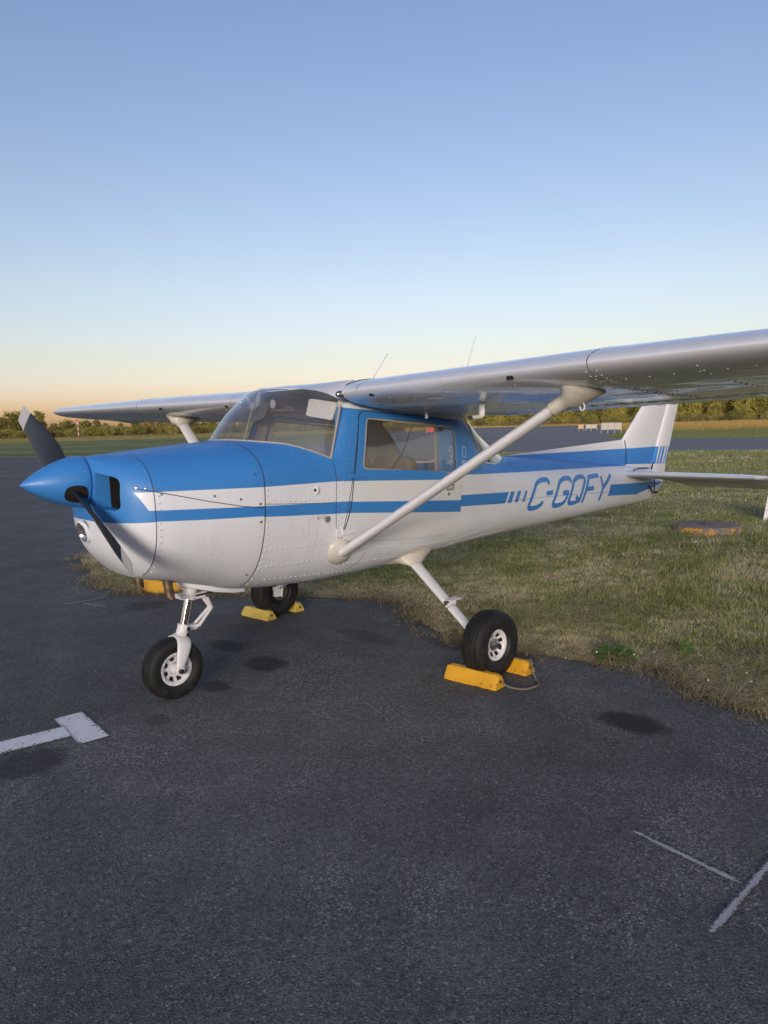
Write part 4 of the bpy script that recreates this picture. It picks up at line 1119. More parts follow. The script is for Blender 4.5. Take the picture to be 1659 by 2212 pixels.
mb.rings(airfoil_slab([(6.18 if z < 1.397 else lx(z), 0, z) for z in zz], [(hx(z), 0, z) for z in zz], [.10, .098, .095, .09, .08, .07, .05])); fin = part(mb, 'fin', M_fin, angle=60)
mb = MB(); zz = [.87, .95, 1.02, 1.2, 1.5, 1.85, 2.1, 2.2]
mb.rings(airfoil_slab([(hx(z)+.006, 0, z) for z in zz], [((7.16+(z-.87)*.30) if z < 1.09 else tx(z), 0, z) for z in zz], [.04, .055, .06, .062, .055, .05, .045, .035])); rud = part(mb, 'rudder', M_fin, angle=60)
mb = MB(); mb.tube([(hx(1.02)-.03, -.045, 1.03), (hx(1.08)-.01, -.045, 1.12)], [.011, .006], 8); mb.build('horn_cable', M_black, rud)
# dorsal fillet
mb = MB(); R = []
for x in np.linspace(4.08, 6.178, 14):
    t = (x-4.08)/2.1; zt_ = 1.318+.079*t; zb_ = float(sec(x)[2])-.03; hw = .006+.022*t
    R.append([(x, -hw*1.6-.01, zb_), (x, -hw, zb_+(zt_-zb_)*.35), (x, -hw*.8, zb_+(zt_-zb_)*.8), (x, 0, zt_+.001), (x, hw*.8, zb_+(zt_-zb_)*.8), (x, hw, zb_+(zt_-zb_)*.35), (x, hw*1.6+.01, zb_)])
mb.rings(R); df_ = part(mb, 'dorsal_fin', M_fin, angle=50)
mb = MB(); mb.tube([(6.182, -.03, 1.395), (6.186, -.05, 1.30), (6.186, -.052, 1.13)], .004, 6); mb.build('seam', M_seam, df_)
for s in (-1, 1):
    yy = [.06, .3, .8, 1.3, 1.46]
    mb = MB(); R = airfoil_slab([(5.93+.03*y, s*y, 1.045) for y in yy], [(6.60, s*y, .995) for y in yy], [.085, .085, .08, .075, .06], axis='z'); mb.rings(R); sb = part(mb, 'stabilizer', M_tail, angle=60)
    mb = MB(); R = airfoil_slab([(5.975, s*1.462, 1.045), (6.03, s*1.50, 1.044), (6.15, s*1.53, 1.043)], [(6.60, s*1.462, .995), (6.60, s*1.50, .996), (6.56, s*1.53, .997)], [.06, .045, .015], axis='z'); mb.rings(R); mb.build('stabilizer_tip', M_tail, sb, angle=60)
    yy = [.13, .30, .42, .8, 1.2, 1.5]; te = [6.72, 6.86, 7.0, 7.0, 7.0, 6.98]
    mb = MB(); R = airfoil_slab([(6.606, s*y, .994) for y in yy], [(t_, s*y, .994-(t_-6.6)*.36) for y, t_ in zip(yy, te)], [.06, .058, .055, .05, .05, .04], axis='z'); mb.rings(R); mb.build('elevator', M_tail, sb, angle=60)
mb = MB(); mb.tube([(6.15, -.155, 1.07), (6.3, -.14, 1.085), (6.6, -.10, 1.07)], .007, 6); mb.build('gap_seal', M_black, fz)
mb = MB(); mb.tube([(6.56, -.13, .87), (6.62, -.15, .80), (6.72, -.15, .785)], .009, 6); mb.tube([(6.66, -.14, .96), (6.655, -.15, .80)], .006, 6); mb.box((6.69, -.15, .79), (.03, .006, .012)); mb.build('control_horn', M_black, fz)
mb = MB(); mb.tube([(6.63+.0*t, 0, .68-.02*t) for t in (0, 1)]+[(6.645, 0, .645), (6.63, 0, .632), (6.615, 0, .64)], .004, 6); mb.build('tail_hook', M_steel, fz)
mb = MB(); mb.rings([[(6.3, y, z) for y, z in ((-.005, 1.09), (-.13, 1.06), (-.14, 1.0), (0, 1.0))], [(6.78, y, z) for y, z in ((-.005, 1.06), (-.09, 1.03), (-.09, .99), (0, .99))]]); part(mb, 'tail_fairing', M_white, angle=30)

# ---- wheels and landing gear
def wheel(name, c, R, wd, rim, s_vis, nose=False, label=None):
    """tyre, rim and hub turning about the y axis; s_vis: the side the detailed rim faces"""
    e = bpy.data.objects.new(name, None); COL.objects.link(e); e.parent = AC; AP(e)
    if label: e['label'] = label
    c = Vector(c); h = wd/2; prof = []
    def body(a):   # cross-section from bead to bead
        return a
    pr = [(-h*.60, rim*.98), (-h*.78, rim*1.03), (-h*.93, rim*1.16), (-h*1.0, R*.73), (-h*.965, R*.85), (-h*.84, R*.93), (-h*.62, R*.972)]
    tread = []
    for k, g in enumerate((-.50, -.25, 0.0, .25, .50)):
        y = g*h; z = R*(1-.055*abs(g)**2*2); gw = h*.022
        tread += [(y-gw*1.6, z), (y-gw, z-.007), (y+gw, z-.007), (y+gw*1.6, z)]
    mir = [(-a, b) for a, b in pr[::-1]]
    # flat spot at the ground: sink the lathe bottom
    mb = MB(); mb.lathe(pr+tread+mir, c, (0, 1, 0), 64)
    for i, p in enumerate(mb.v):
        if p[2] < .004: mb.v[i] = (p[0], p[1]*1.0+(p[1]-c.y)*.04, .004)
    mb.build('tyre', M_tyre, e, angle=28)
    mb = MB(); y0 = s_vis*h*.62
    # rim dish on the visible side
    prof = [(h*.52, rim*1.0), (h*.66, rim*1.01), (h*.70, rim*.985), (h*.69, rim*.90), (h*.60, rim*.80), (h*.40, rim*.72), (h*.30, rim*.45), (h*.30, rim*.36)]
    mb.lathe(prof, c, (0, s_vis, 0), 48); rm = mb.build('rim', M_gearw, e, angle=40)
    mb = MB(); mb.lathe([(h*.50, rim*1.0), (h*.62, rim*.99), (h*.62, rim*.1)], c, (0, -s_vis, 0), 32); mb.build('rim', M_gearw if nose else M_dark, e)
    # ribs and holes of the rim
    mb = MB()
    for k in range(8):
        a = k*math.pi/4+.3; d = Vector((math.cos(a), 0, math.sin(a))); t = Vector((-d.z, 0, d.x))
        p0 = c+d*rim*.50+Vector((0, s_vis*h*.31, 0)); 
        q = [p0+t*rim*.11, p0-t*rim*.11, p0+d*rim*.24-t*rim*.15+Vector((0, s_vis*h*.17, 0)), p0+d*rim*.24+t*rim*.15+Vector((0, s_vis*h*.17, 0))]
        q = [x+Vector((0, s_vis*.003, 0)) for x in q]; o = len(mb.v); mb.v += [tuple(x) for x in q]; mb.f.append((o, o+1, o+2, o+3))
    mb.build('rim_opening', M_dark, rm, kind='stuff')
    mb = MB()
    for k in range(12):
        a = k*math.pi/6; mb.dome(c+Vector((math.cos(a)*rim*.92, s_vis*h*.695, math.sin(a)*rim*.92)), (0, s_vis, 0), .007 if k % 2 else .005, .004)
    mb.build('rim_bolt', M_gearw, rm, kind='stuff')
    mb = MB()
    if nose: mb.lathe([(h*.2, .034), (h*.95, .034), (h*1.0, .030), (h*1.0, .002)], c, (0, s_vis, 0), 20)
    else: mb.lathe([(h*.2, .040), (h*.45, .040), (h*.5, .026), (h*.62, .022), (h*.66, .016), (h*.92, .015), (h*.92, .008), (h*.8, .007)], c, (0, s_vis, 0), 20)
    mb.build('hub', M_gearw if nose else M_steel, e)
    return e
GM = .217
wl_ = wheel('main_wheel', (2.372, -1.178, GM), GM, .165, .100, -1, label='port main wheel with white rim')
wr_ = wheel('main_wheel', (2.372, 1.178, GM), GM, .165, .100, 1)
wn_ = wheel('nose_wheel', (.787, 0, .187), .187, .135, .102, -1, True, 'nose wheel held in white fork')
for s in (-1, 1):
    A = Vector((2.475, s*.40, .648)); B = Vector((2.345, s*1.075, .262))
    mb = MB(); mb.tube([A.lerp(B, t) for t in np.linspace(-.05, 1, 10)], [.052-.016*t for t in np.linspace(0, 1, 10)], 20, ry=[.024-.006*t for t in np.linspace(0, 1, 10)], ref=(1, 0, 0)); leg = part(mb, 'gear_leg', M_gearw)
    for q in (.66, ):
        c = A.lerp(B, q); d = (B-A).normalized(); mb = MB(); mb.tube([c, c+d*.003], .044, 20, ry=.0205, ref=(1, 0, 0)); mb.build('seam', M_seam, leg)
    c = A.lerp(B, .60); mb = MB(); mb.box(c+Vector((.015, s*.03, .030)), (.052, .034, .003)); mb.box(c+Vector((.015, s*.025, .012)), (.030, .008, .018)); mb.build('step', M_gearw, leg)
    mb = MB(); mb.box(c+Vector((-.030, -s*.0+s*.012, .004)), (.014, .012, .016)); mb.build('step_slot', M_rust, leg)
    mb = MB(); mb.tube([B+Vector((0, s*-.01, .02)), Vector((2.372, s*1.10, GM))], [.026, .02], 10); mb.build('axle_bracket', M_gearw, leg)
    mb = MB(); mb.lathe([(0, .075), (.006, .075), (.006, .03)], (2.372, s*1.098, GM), (0, -s, 0), 28); dsk = mb.build('brake_disc', M_steel, leg)
    mb = MB(); mb.box((2.335, s*1.085, GM+.01), (.032, .022, .042)); mb.tube([(2.35, s*1.07, GM+.06), (2.37, s*1.055, GM+.05), (2.36, s*1.06, GM-.04)], .006, 6); mb.build('brake_caliper', M_gearw, leg)
    # fairing where the leg leaves the belly
    n = 24; R = []; d = (B-A).normalized(); ax = Vector((1, 0, 0)); ax = (ax-d*ax.dot(d)).normalized(); bx = d.cross(ax)
    for q, k in ((.085, 1.10), (.05, 1.12), (.02, 1.35), (-.02, 1.9)):
        cc = A.lerp(B, q); R.append([cc+ax*.052*k*math.cos(t)*(1.25 if k > 1.2 else 1)+bx*.027*k*math.sin(t) for t in np.linspace(0, 2*math.pi, n, endpoint=False)])
    base = []
    for t in np.linspace(0, 2*math.pi, n, endpoint=False):
        x = 2.47+.24*math.cos(t); y = s*(.365+.085*math.sin(t)); base.append(Vector((x, y, belly_pt(x, y)-.001)))
    c0 = R[-1]; best = min(((sum((c0[i]-base[(sg*i+sh) % n]).length for i in range(n)), sg, sh) for sg in (1, -1) for sh in range(n)))
    base = [base[(best[1]*i+best[2]) % n] for i in range(n)]
    R.append([a_.lerp(b_, .6)+Vector((0, 0, -.004)) for a_, b_ in zip(R[-1], base)]); R.append(base)
    mb = MB(); mb.rings(R, False); mb.build('leg_fairing', M_cream, leg, angle=70)
# nose gear
ng = bpy.data.objects.new('nose_gear', None); COL.objects.link(ng); ng.parent = AC; AP(ng)
T0 = Vector((.945, 0, .70)); T1 = Vector((.858, 0, .375)); dn_ = (T1-T0).normalized()
def at_(q): return T0.lerp(T1, q)
mb = MB(); mb.tube([at_(-.15), at_(.30)], .040, 20); mb.tube([at_(.12), at_(.20)], .046, 20); mb.box(at_(.0)+Vector((.03, 0, .0)), (.06, .035, .022)); mb.build('upper_strut', M_gearw, ng)
mb = MB(); mb.tube([at_(.30), at_(.86)], .0255, 20); mb.build('oleo_piston', M_chrome, ng)
mb = MB(); mb.tube([at_(.80), at_(.93)], .036, 20); mb.box(at_(.87)+Vector((.045, -.0, -.005)), (.045, .022, .014)); mb.tube([at_(.87)+Vector((.01, -.05, 0)), at_(.87)+Vector((.01, .05, 0))], .010, 10); mb.build('torque_collar', M_gearw, ng)
mb = MB(); mb.tube([at_(.30), at_(.34)], .046, 20); mb.box(at_(.29)+Vector((.055, 0, .0)), (.05, .035, .018)); mb.box(at_(.27)+Vector((-.05, 0, 0)), (.02, .05, .012)); mb.build('steering_collar', M_gearw, ng)
E0 = at_(.30)+Vector((.10, 0, -.005)); E1 = Vector((1.066, 0, .513)); E2 = at_(.88)+Vector((.085, 0, -.005))
for s in (-1, 1):
    mb = MB(); mb.tube([E0+Vector((0, s*.032, 0)), E1+Vector((0, s*.012, 0))], [.013, .010], 8); mb.build('torque_link', M_gearw, ng)
    mb = MB(); mb.tube([E2+Vector((0, s*.030, 0)), E1+Vector((0, s*.014, 0))], [.011, .010], 8); mb.build('torque_link', M_gearw, ng)
mb = MB()
for p, r in ((E0, .012), (E1, .010), (E2, .010)): mb.tube([p+Vector((0, -.045, 0)), p+Vector((0, .045, 0))], r*.7, 8)
mb.build('link_bolt', M_steel, ng, kind='stuff')
for s in (-1, 1):
    mb = MB(); mb.tube([at_(.30)+Vector((.02, s*.05, .01)), Vector((1.19, s*.11, .64))], .006, 6); mb.build('steering_rod', M_black, ng)
# fork: one continuous wide band over the tyre
AX = Vector((.787, 0, .187)); top = at_(1.03)+Vector((-.012, 0, .0))
mb = MB(); mb.tube([at_(.90), at_(1.0), top+Vector((0, 0, -.005))], [.036, .040, .046], 18); R = []
fw_ = [(-1.0, 0), (-.98, .12), (-.97, .35), (-.95, .60), (-.86, .82), (-.62, .96), (-.3, 1.02), (0, 1.03), (.3, 1.02), (.62, .96), (.86, .82), (.95, .60), (.97, .35), (.98, .12), (1.0, 0)]
for yy, q in fw_:
    c = AX.lerp(top, q); c.y = yy*.088; wd = np.interp(q, [0, .15, .4, .75, 1.03], [.026, .026, .036, .046, .046]); tk = .012
    k = fw_.index((yy, q)); a = fw_[max(k-1, 0)]; b = fw_[min(k+1, len(fw_)-1)]
    tg = (AX.lerp(top, b[1])+Vector((0, b[0]*.088, 0)))-(AX.lerp(top, a[1])+Vector((0, a[0]*.088, 0))); tg.normalize()
    ex = Vector((1, 0, -.2)); ex = (ex-tg*ex.dot(tg)).normalized(); nn = tg.cross(ex)
    R.append([c+ex*wd*math.cos(t)+nn*tk*math.sin(t) for t in np.linspace(0, 2*math.pi, 16, endpoint=False)])
mb.rings(R); fk = mb.build('fork', M_gearw, ng, angle=50)
for s in (-1, 1):
    mb = MB(); mb.lathe([(-.02, .030), (.012, .030), (.016, .026), (.016, .002)], AX+Vector((0, s*.088, 0)), (0, s, 0), 20); mb.build('axle_boss', M_gearw, ng)
mb = MB()
for s in (-1, 1): mb.lathe([(0, .016), (.012, .016), (.016, .010), (.016, .001)], AX+Vector((0, s*.103, 0)), (0, s, 0), 6)
mb.tube([at_(.87)+Vector((.01, -.056, 0)), at_(.87)+Vector((.01, -.045, 0))], .011, 8); mb.tube([at_(.99)+Vector((.02, -.046, 0)), at_(.99)+Vector((.02, -.035, 0))], .010, 8)
mb.build('bolt', M_black, ng, kind='stuff')

# ---- cabin interior
def cushion(name, c, h, m, parent, rot=None, r=.35):
    mb = MB(); n = 10; mm = 16; R = []
    for i in range(n+1):
        ph = -math.pi/2+math.pi*i/n; R.append([])
        for k in range(mm):
            t = 2*math.pi*k/mm; ca = math.cos(ph); e = .35
            f_ = lambda v_: math.copysign(abs(v_)**e, v_)
            p = Vector((h[0]*f_(math.cos(t))*abs(ca)**e, h[1]*f_(math.sin(t))*abs(ca)**e, h[2]*f_(math.sin(ph))))
            if rot is not None: p = rot @ p
            R[-1].append(Vector(c)+p)
    mb.rings(R); return AP(mb.build(name, m, parent, angle=70))
for s in (-1, 1):
    st = bpy.data.objects.new('seat', None); COL.objects.link(st); st.parent = AC; AP(st)
    cushion('backrest', (2.44, s*.235, 1.16), (.055, .20, .24), M_seat, st, Matrix.Rotation(rad(12), 3, 'Y'))
    cushion('seat_cushion', (2.16, s*.235, .94), (.24, .20, .06), M_seat, st)
    mb = MB(); mb.tube([(2.53, s*.40, 1.66), (2.44, s*.36, 1.42), (2.37, s*.30, 1.30), (2.27, s*.20, 1.05)], .027, 8, ry=.004, ref=(.75, .65, 0)); mb.build('shoulder_belt', M_belt, st)
mb = MB(); R = []
for y in np.linspace(-.41, .41, 15):
    h_ = 1.455+.055*max(0, 1-(abs(y+.12)/.36)**2)**.5+.012*math.cos(y*9); R.append([(1.28, y, 1.36), (1.38, y, h_-.01), (1.52, y, h_+.005), (1.62, y, h_-.02), (1.63, y, h_-.04), (1.60, y, 1.02), (1.24, y, 1.02)])
mb.rings(R); ip = part(mb, 'instrument_panel', M_dash, angle=45)
for s in (-1, 1):
    mb = MB(); c = Vector((1.78, s*.235, 1.26)); mb.tube([c+Vector((0, -.13, .09)), c+Vector((0, -.13, -.02)), c+Vector((0, -.05, -.05)), c+Vector((0, .05, -.05)), c+Vector((0, .13, -.02)), c+Vector((0, .13, .09))], .013, 8); mb.tube([c+Vector((0, 0, -.04)), c+Vector((-.18, 0, -.03))], .012, 8); mb.build('control_yoke', M_black, ip)
mb = MB(); mb.box((1.665, .04, 1.775), (.030, .034, .034)); cp = part(mb, 'compass', M_black)
mb = MB(); mb.lathe([(0, .028), (.008, .030), (.010, .02)], (1.635, .04, 1.775), (-1, 0, 0), 16, True); mb.build('compass_face', M_grey, cp)
mb = MB(); mb.lathe([(0, .022), (.01, .030), (.022, .030), (.026, .02), (.026, .001)], (1.70, .36, 1.765), (-1, .25, .3), 18); part(mb, 'cabin_vent', M_grey)
for s in (-1, 1):
    mb = MB(); v = []
    pl = [(1.735, .22, 1.80), (1.775, .455, 1.765), (1.735, .445, 1.655), (1.690, .235, 1.690)]
    q = rounded([(0, 0), (1, 0), (1, 1), (0, 1)], .12, 4); pa, pb, pc_, pd = (Vector((x, s*y, z)) for x, y, z in pl)
    P = [pa.lerp(pb, a).lerp(pd.lerp(pc_, a), b) for a, b in q]; n = len(P); nn = (pb-pa).cross(pd-pa).normalized()*.0025
    mb.add([p+nn for p in P]+[p-nn for p in P], [tuple(range(n)), tuple(range(2*n-1, n-1, -1))]+[(i, (i+1) % n, n+(i+1) % n, n+i) for i in range(n)]); part(mb, 'sun_visor', M_lett if s < 0 else M_seat, angle=30)
mb = MB(); mb.box((2.25, 0, .82), (.85, .38, .012)); part(mb, 'cabin_floor', M_seat, smooth=False)
vv = []; pr_ = [(-.37, .80), (-.44, 1.0), (-.43, 1.20), (.43, 1.20), (.44, 1.0), (.37, .80)]
mb = MB(); mb.rings([[(3.22, y, z) for y, z in pr_], [(3.24, y, z) for y, z in pr_]]); part(mb, 'baggage_bulkhead', M_tan, smooth=False)
mb = MB(); mb.box((3.42, 0, 1.22), (.20, .34, .008)); part(mb, 'parcel_shelf', M_liner, smooth=False)

# ------------------------------------------------------------------ chocks, rope, tie-down blocks, sign
def b_yellow(base):
    def f(T):
        co = T.coord(); n = T.noise(16, 6, .7, co); n2 = T.noise(5, 4, .6, co)
        c = T.mix(T.ramp(n2, (.35, 0.), (.7, .5)), base, tuple(.72*q for q in base))
        c = T.mix(T.ramp(n, (.60, 0.), (.70, .85)), c, (.10, .075, .04))
        T.l.new(c, T.b.inputs['Base Color']); T.l.new(T.bump(n, .5, .008), T.b.inputs['Normal'])
    return f
M_y1 = mat('chock_yellow', rough=.5, build=b_yellow((.78, .41, .02)))
M_y2 = mat('chock_pale_yellow', rough=.55, build=b_yellow((.66, .50, .10)))
def chock(p0, p1, wd, ht, m, label, name='wheel_chock', lean=0.):
    """wedge-section bar lying along p0-p1"""
    p0, p1 = Vector((*p0, 0)), Vector((*p1, 0)); L = (p1-p0).length; d = (p1-p0).normalized(); n = Vector((-d.y, d.x, 0))
    e = empty(name, (p0+p1)/2, label, 'chock', 'yellow wheel chocks at the main wheels')
    e.rotation_euler = (0, 0, math.atan2(d.y, d.x))
    sec_ = [(-wd/2, .003), (-wd/2, .022), (-wd*.15, ht), (wd*.15, ht), (wd/2, .022), (wd/2, .003)]
    R = []; rr = random.Random(hash(label) % 1000); N_ = 14
    for i in range(N_+1):
        x = -L/2+L*i/N_; en = .90 if i in (0, N_) else 1
        R.append([(x+rr.gauss(0, .0012)*(0 if 0 < i < N_ else 1), y*en+rr.gauss(0, .0012), max(.002, z*en+rr.gauss(0, .0012))) for y, z in sec_])
    mb = MB(); mb.rings(R); mb.build('chock_body', m, e, angle=30)
    for sg in (-1, 1):
        mb = MB(); mb.tube([(sg*L/2*.985, 0, ht*.52), (sg*(L/2+.004), 0, ht*.52)], .009, 10); mb.build('rope_hole', M_dark, e)
    return e
chock((2.192, -.985), (2.235, -1.365), .115, .088, M_y1, 'bright yellow chock in front of the near main wheel, on the asphalt')
chock((2.548, -1.00), (2.575, -1.345), .115, .085, M_y1, 'chipped bright yellow chock behind the near main wheel, by the grass')
chock((2.20, 1.38), (2.235, 1.04), .11, .080, M_y2, 'pale yellow chock in front of the far main wheel')
chock((2.555, 1.40), (2.57, 1.09), .105, .080, M_y2, 'small pale yellow chock behind the far main wheel')
def b_rope(T):
    co = T.coord(); w = T.node('ShaderNodeTexWave', wave_type='BANDS'); T.inp(w, 'Scale', 60); T.inp(w, 'Distortion', 2); T.l.new(co, w.inputs[0])
    T.l.new(T.ramp(w.outputs[0], (.3, (.05, .045, .03)), (.7, (.28, .25, .18))), T.b.inputs['Base Color'])
M_rope = mat('rope', rough=.9, build=b_rope)
mb = MB(); rp = [(2.236, -1.37, .045), (2.255, -1.42, .02), (2.30, -1.48, .010), (2.37, -1.51, .010), (2.44, -1.50, .010), (2.49, -1.45, .012), (2.51, -1.41, .05), (2.53, -1.38, .10), (2.55, -1.36, .112), (2.575, -1.352, .09), (2.578, -1.36, .048)]
mb.tube(curve_pts(rp, 60), .0068, 8); tag(mb.build('chock_rope', M_rope), 'thin braided rope looped between the two bright yellow chocks', 'rope')
def b_block(T):
    co = T.coord(); s = T.sep(co); n = T.noise(9, 6, .7, co)
    pt = T.math('MULTIPLY', T.ramp(n, (.49, 0.), (.54, 1.)), T.ramp(s[2], (.0, 1.), (1.0, 1.)))
    top = T.node('ShaderNodeNewGeometry'); nz = T.sep(top.outputs['Normal'])[2]
    pt = T.math('MULTIPLY', pt, T.ramp(nz, (.5, 1.), (.8, .25)))
    c = T.mix(pt, T.ramp(T.noise(26, 5, .7, co), (.3, (.09, .085, .075)), (.7, (.24, .22, .20))), (.60, .29, .035))
    T.l.new(c, T.b.inputs['Base Color']); T.l.new(T.bump(n, .7, .02), T.b.inputs['Normal'])
M_block = mat('concrete_block', rough=.9, build=b_block)
def tieblock(loc, r, ht, label, sides=8, rot=0., m=None):
    e = empty('tie_down_block', loc, label, 'concrete block', 'concrete tie-down blocks'); e.rotation_euler = (0, 0, rot)
    rr = random.Random(int(loc[0]*100)); R = []
    ang = []
    for k in range(sides):
        for q in range(4): ang.append((k+q/4)*2*math.pi/sides)
    for z, k in ((-.03, 1.0), (ht*.5, 1.0), (ht*.85, .99), (ht, .95), (ht+.004, .5), (ht+.006, .02)):
        ring = []
        for a in ang:
            f_ = math.cos(math.pi/sides)/math.cos((a % (2*math.pi/sides))-math.pi/sides)
            ring.append((r*k*f_*math.cos(a)+rr.gauss(0, .006), r*k*f_*math.sin(a)+rr.gauss(0, .006), z+rr.gauss(0, .003)))
        R.append(ring)
    mb = MB(); mb.rings(R); mb.build('concrete', m or M_block, e, angle=40)
    mb = MB(); mb.tube([(0, 0, ht), (0, 0, ht+.05)], .016, 8); mb.tube([(.03*math.cos(t), 0, ht+.05+.03*math.sin(t)) for t in np.linspace(0, 2*math.pi, 13)], .010, 6, False); mb.build('iron_eye', M_rust, e)
    return e
tieblock((9.15, .30, .0), .46, .115, 'low octagonal concrete block with flaking orange paint in the grass', 8, .3)
M_block2 = mat('yellow_concrete', rough=.85, build=b_yellow((.58, .33, .035)))
tieblock((2.28, 2.92, .0), .27, .16, 'orange-yellow painted concrete block under the propeller aeroplane nose', 12, .2, M_block2)
# sign at the edge of the picture
sg = empty('ground_sign', (10.70, .087, .0), 'white board with green ring standing in the grass at the picture edge', 'sign')
sg.rotation_euler = (rad(4), rad(7), rad(-43.5))
M_board = mat('sign_white', (.72, .73, .74), .5); M_green = mat('sign_green', (.05, .42, .16), .5); M_sgrey = mat('sign_grey', (.25, .26, .27), .5)
mb = MB(); q = rounded([(0, 0), (.58, 0), (.58, .46), (0, .46)], .03, 4); n = len(q); mb.add([(a, 0, b+.02) for a, b in q]+[(a, .012, b+.02) for a, b in q], [tuple(range(n)), tuple(range(2*n-1, n-1, -1))]+[(i, n+i, n+(i+1) % n, (i+1) % n) for i in range(n)]); mb.build('board', M_board, sg, False)
v = []; f = []
for k in range(33):
    t = 2*math.pi*k/32
    for r in (.15, .22): v.append((.26+r*math.cos(t), -.002, .25+r*math.sin(t)))
    if k: f.append((2*k-2, 2*k-1, 2*k+1, 2*k))
link('green_ring', v, f, M_green, sg, False)
mb = MB(); mb.box((.14, -.003, .055), (.09, .001, .03)); mb.build('grey_panel', M_sgrey, sg, False)
mb = MB()
for z in (.06, .18, .30, .44): mb.dome((.02, -.001, z), (0, -1, 0), .008, .004)
mb.build('screw', M_steel, sg, kind='stuff')
mb = MB(); mb.tube([(.31, .02, -.1), (.31, .02, .4)], .018, 8); mb.build('post', M_steel, sg)

# ------------------------------------------------------------------ grass on the verge
def vnoise(x, y, sc_, seed):
    r = np.random.default_rng(seed); G = r.random((64, 64)); u = (x*sc_) % 64; v = (y*sc_) % 64
    i = u.astype(int); j = v.astype(int); fu = u-i; fv = v-j; fu = fu*fu*(3-2*fu); fv = fv*fv*(3-2*fv); i2 = (i+1) % 64; j2 = (j+1) % 64
    return (G[i, j]*(1-fu)+G[i2, j]*fu)*(1-fv)+(G[i, j2]*(1-fu)+G[i2, j2]*fu)*fv
def b_blade(T):
    at = T.node('ShaderNodeAttribute'); at.attribute_name = 'Col'
    T.l.new(at.outputs['Color'], T.b.inputs['Base Color'])
    tr = T.node('ShaderNodeBsdfTranslucent'); T.l.new(at.outputs['Color'], tr.inputs[0])
    mx = T.node('ShaderNodeMixShader'); mx.inputs[0].default_value = .4; T.l.new(T.b.outputs[0], mx.inputs[1]); T.l.new(tr.outputs[0], mx.inputs[2]); T.l.new(mx.outputs[0], T.n['Material Output'].inputs[0])
M_blade = mat('grass_blades', rough=.7, spec=.25, build=b_blade)
isl_np = [(float(a), float(b)) for a, b in ISLAND]
xs_, ys_ = [p[0] for p in ISLAND], [p[1] for p in ISLAND]
def camuv(P):
    d = P-CAM; R_ = np.array([[r2.x, r2.y, r2.z], [u2.x, u2.y, u2.z], [fwd.x, fwd.y, fwd.z]]); q = d@R_.T
    return 829.5+1589.28*q[:, 0]/np.maximum(q[:, 2], .1), 1106-1589.28*q[:, 1]/np.maximum(q[:, 2], .1), q[:, 2]
EDGE = np.array(dens(ISLAND[:26], .05, False))
def edge_dist(x, y):
    out = np.empty(len(x))
    for k in range(0, len(x), 20000):
        sl_ = slice(k, k+20000); out[sl_] = np.sqrt(np.min((x[sl_, None]-EDGE[None, :, 0])**2+(y[sl_, None]-EDGE[None, :, 1])**2, 1))
    return out
def scatter(n, rmin, rmax, power=1.0):
    """random verge points in front of the camera, denser near it"""
    out = []; tot = 0
    while tot < n:
        r = rmin*(rmax/rmin)**rng.random(n); az = YAW+rng.uniform(-.60, .60, n)
        x = CAM[0]+r*np.sin(az); y = CAM[1]+r*np.cos(az); ok = inpoly(x, y, isl_np); out.append(np.stack([x[ok], y[ok]], 1)); tot += ok.sum()
    return np.concatenate(out)[:n]
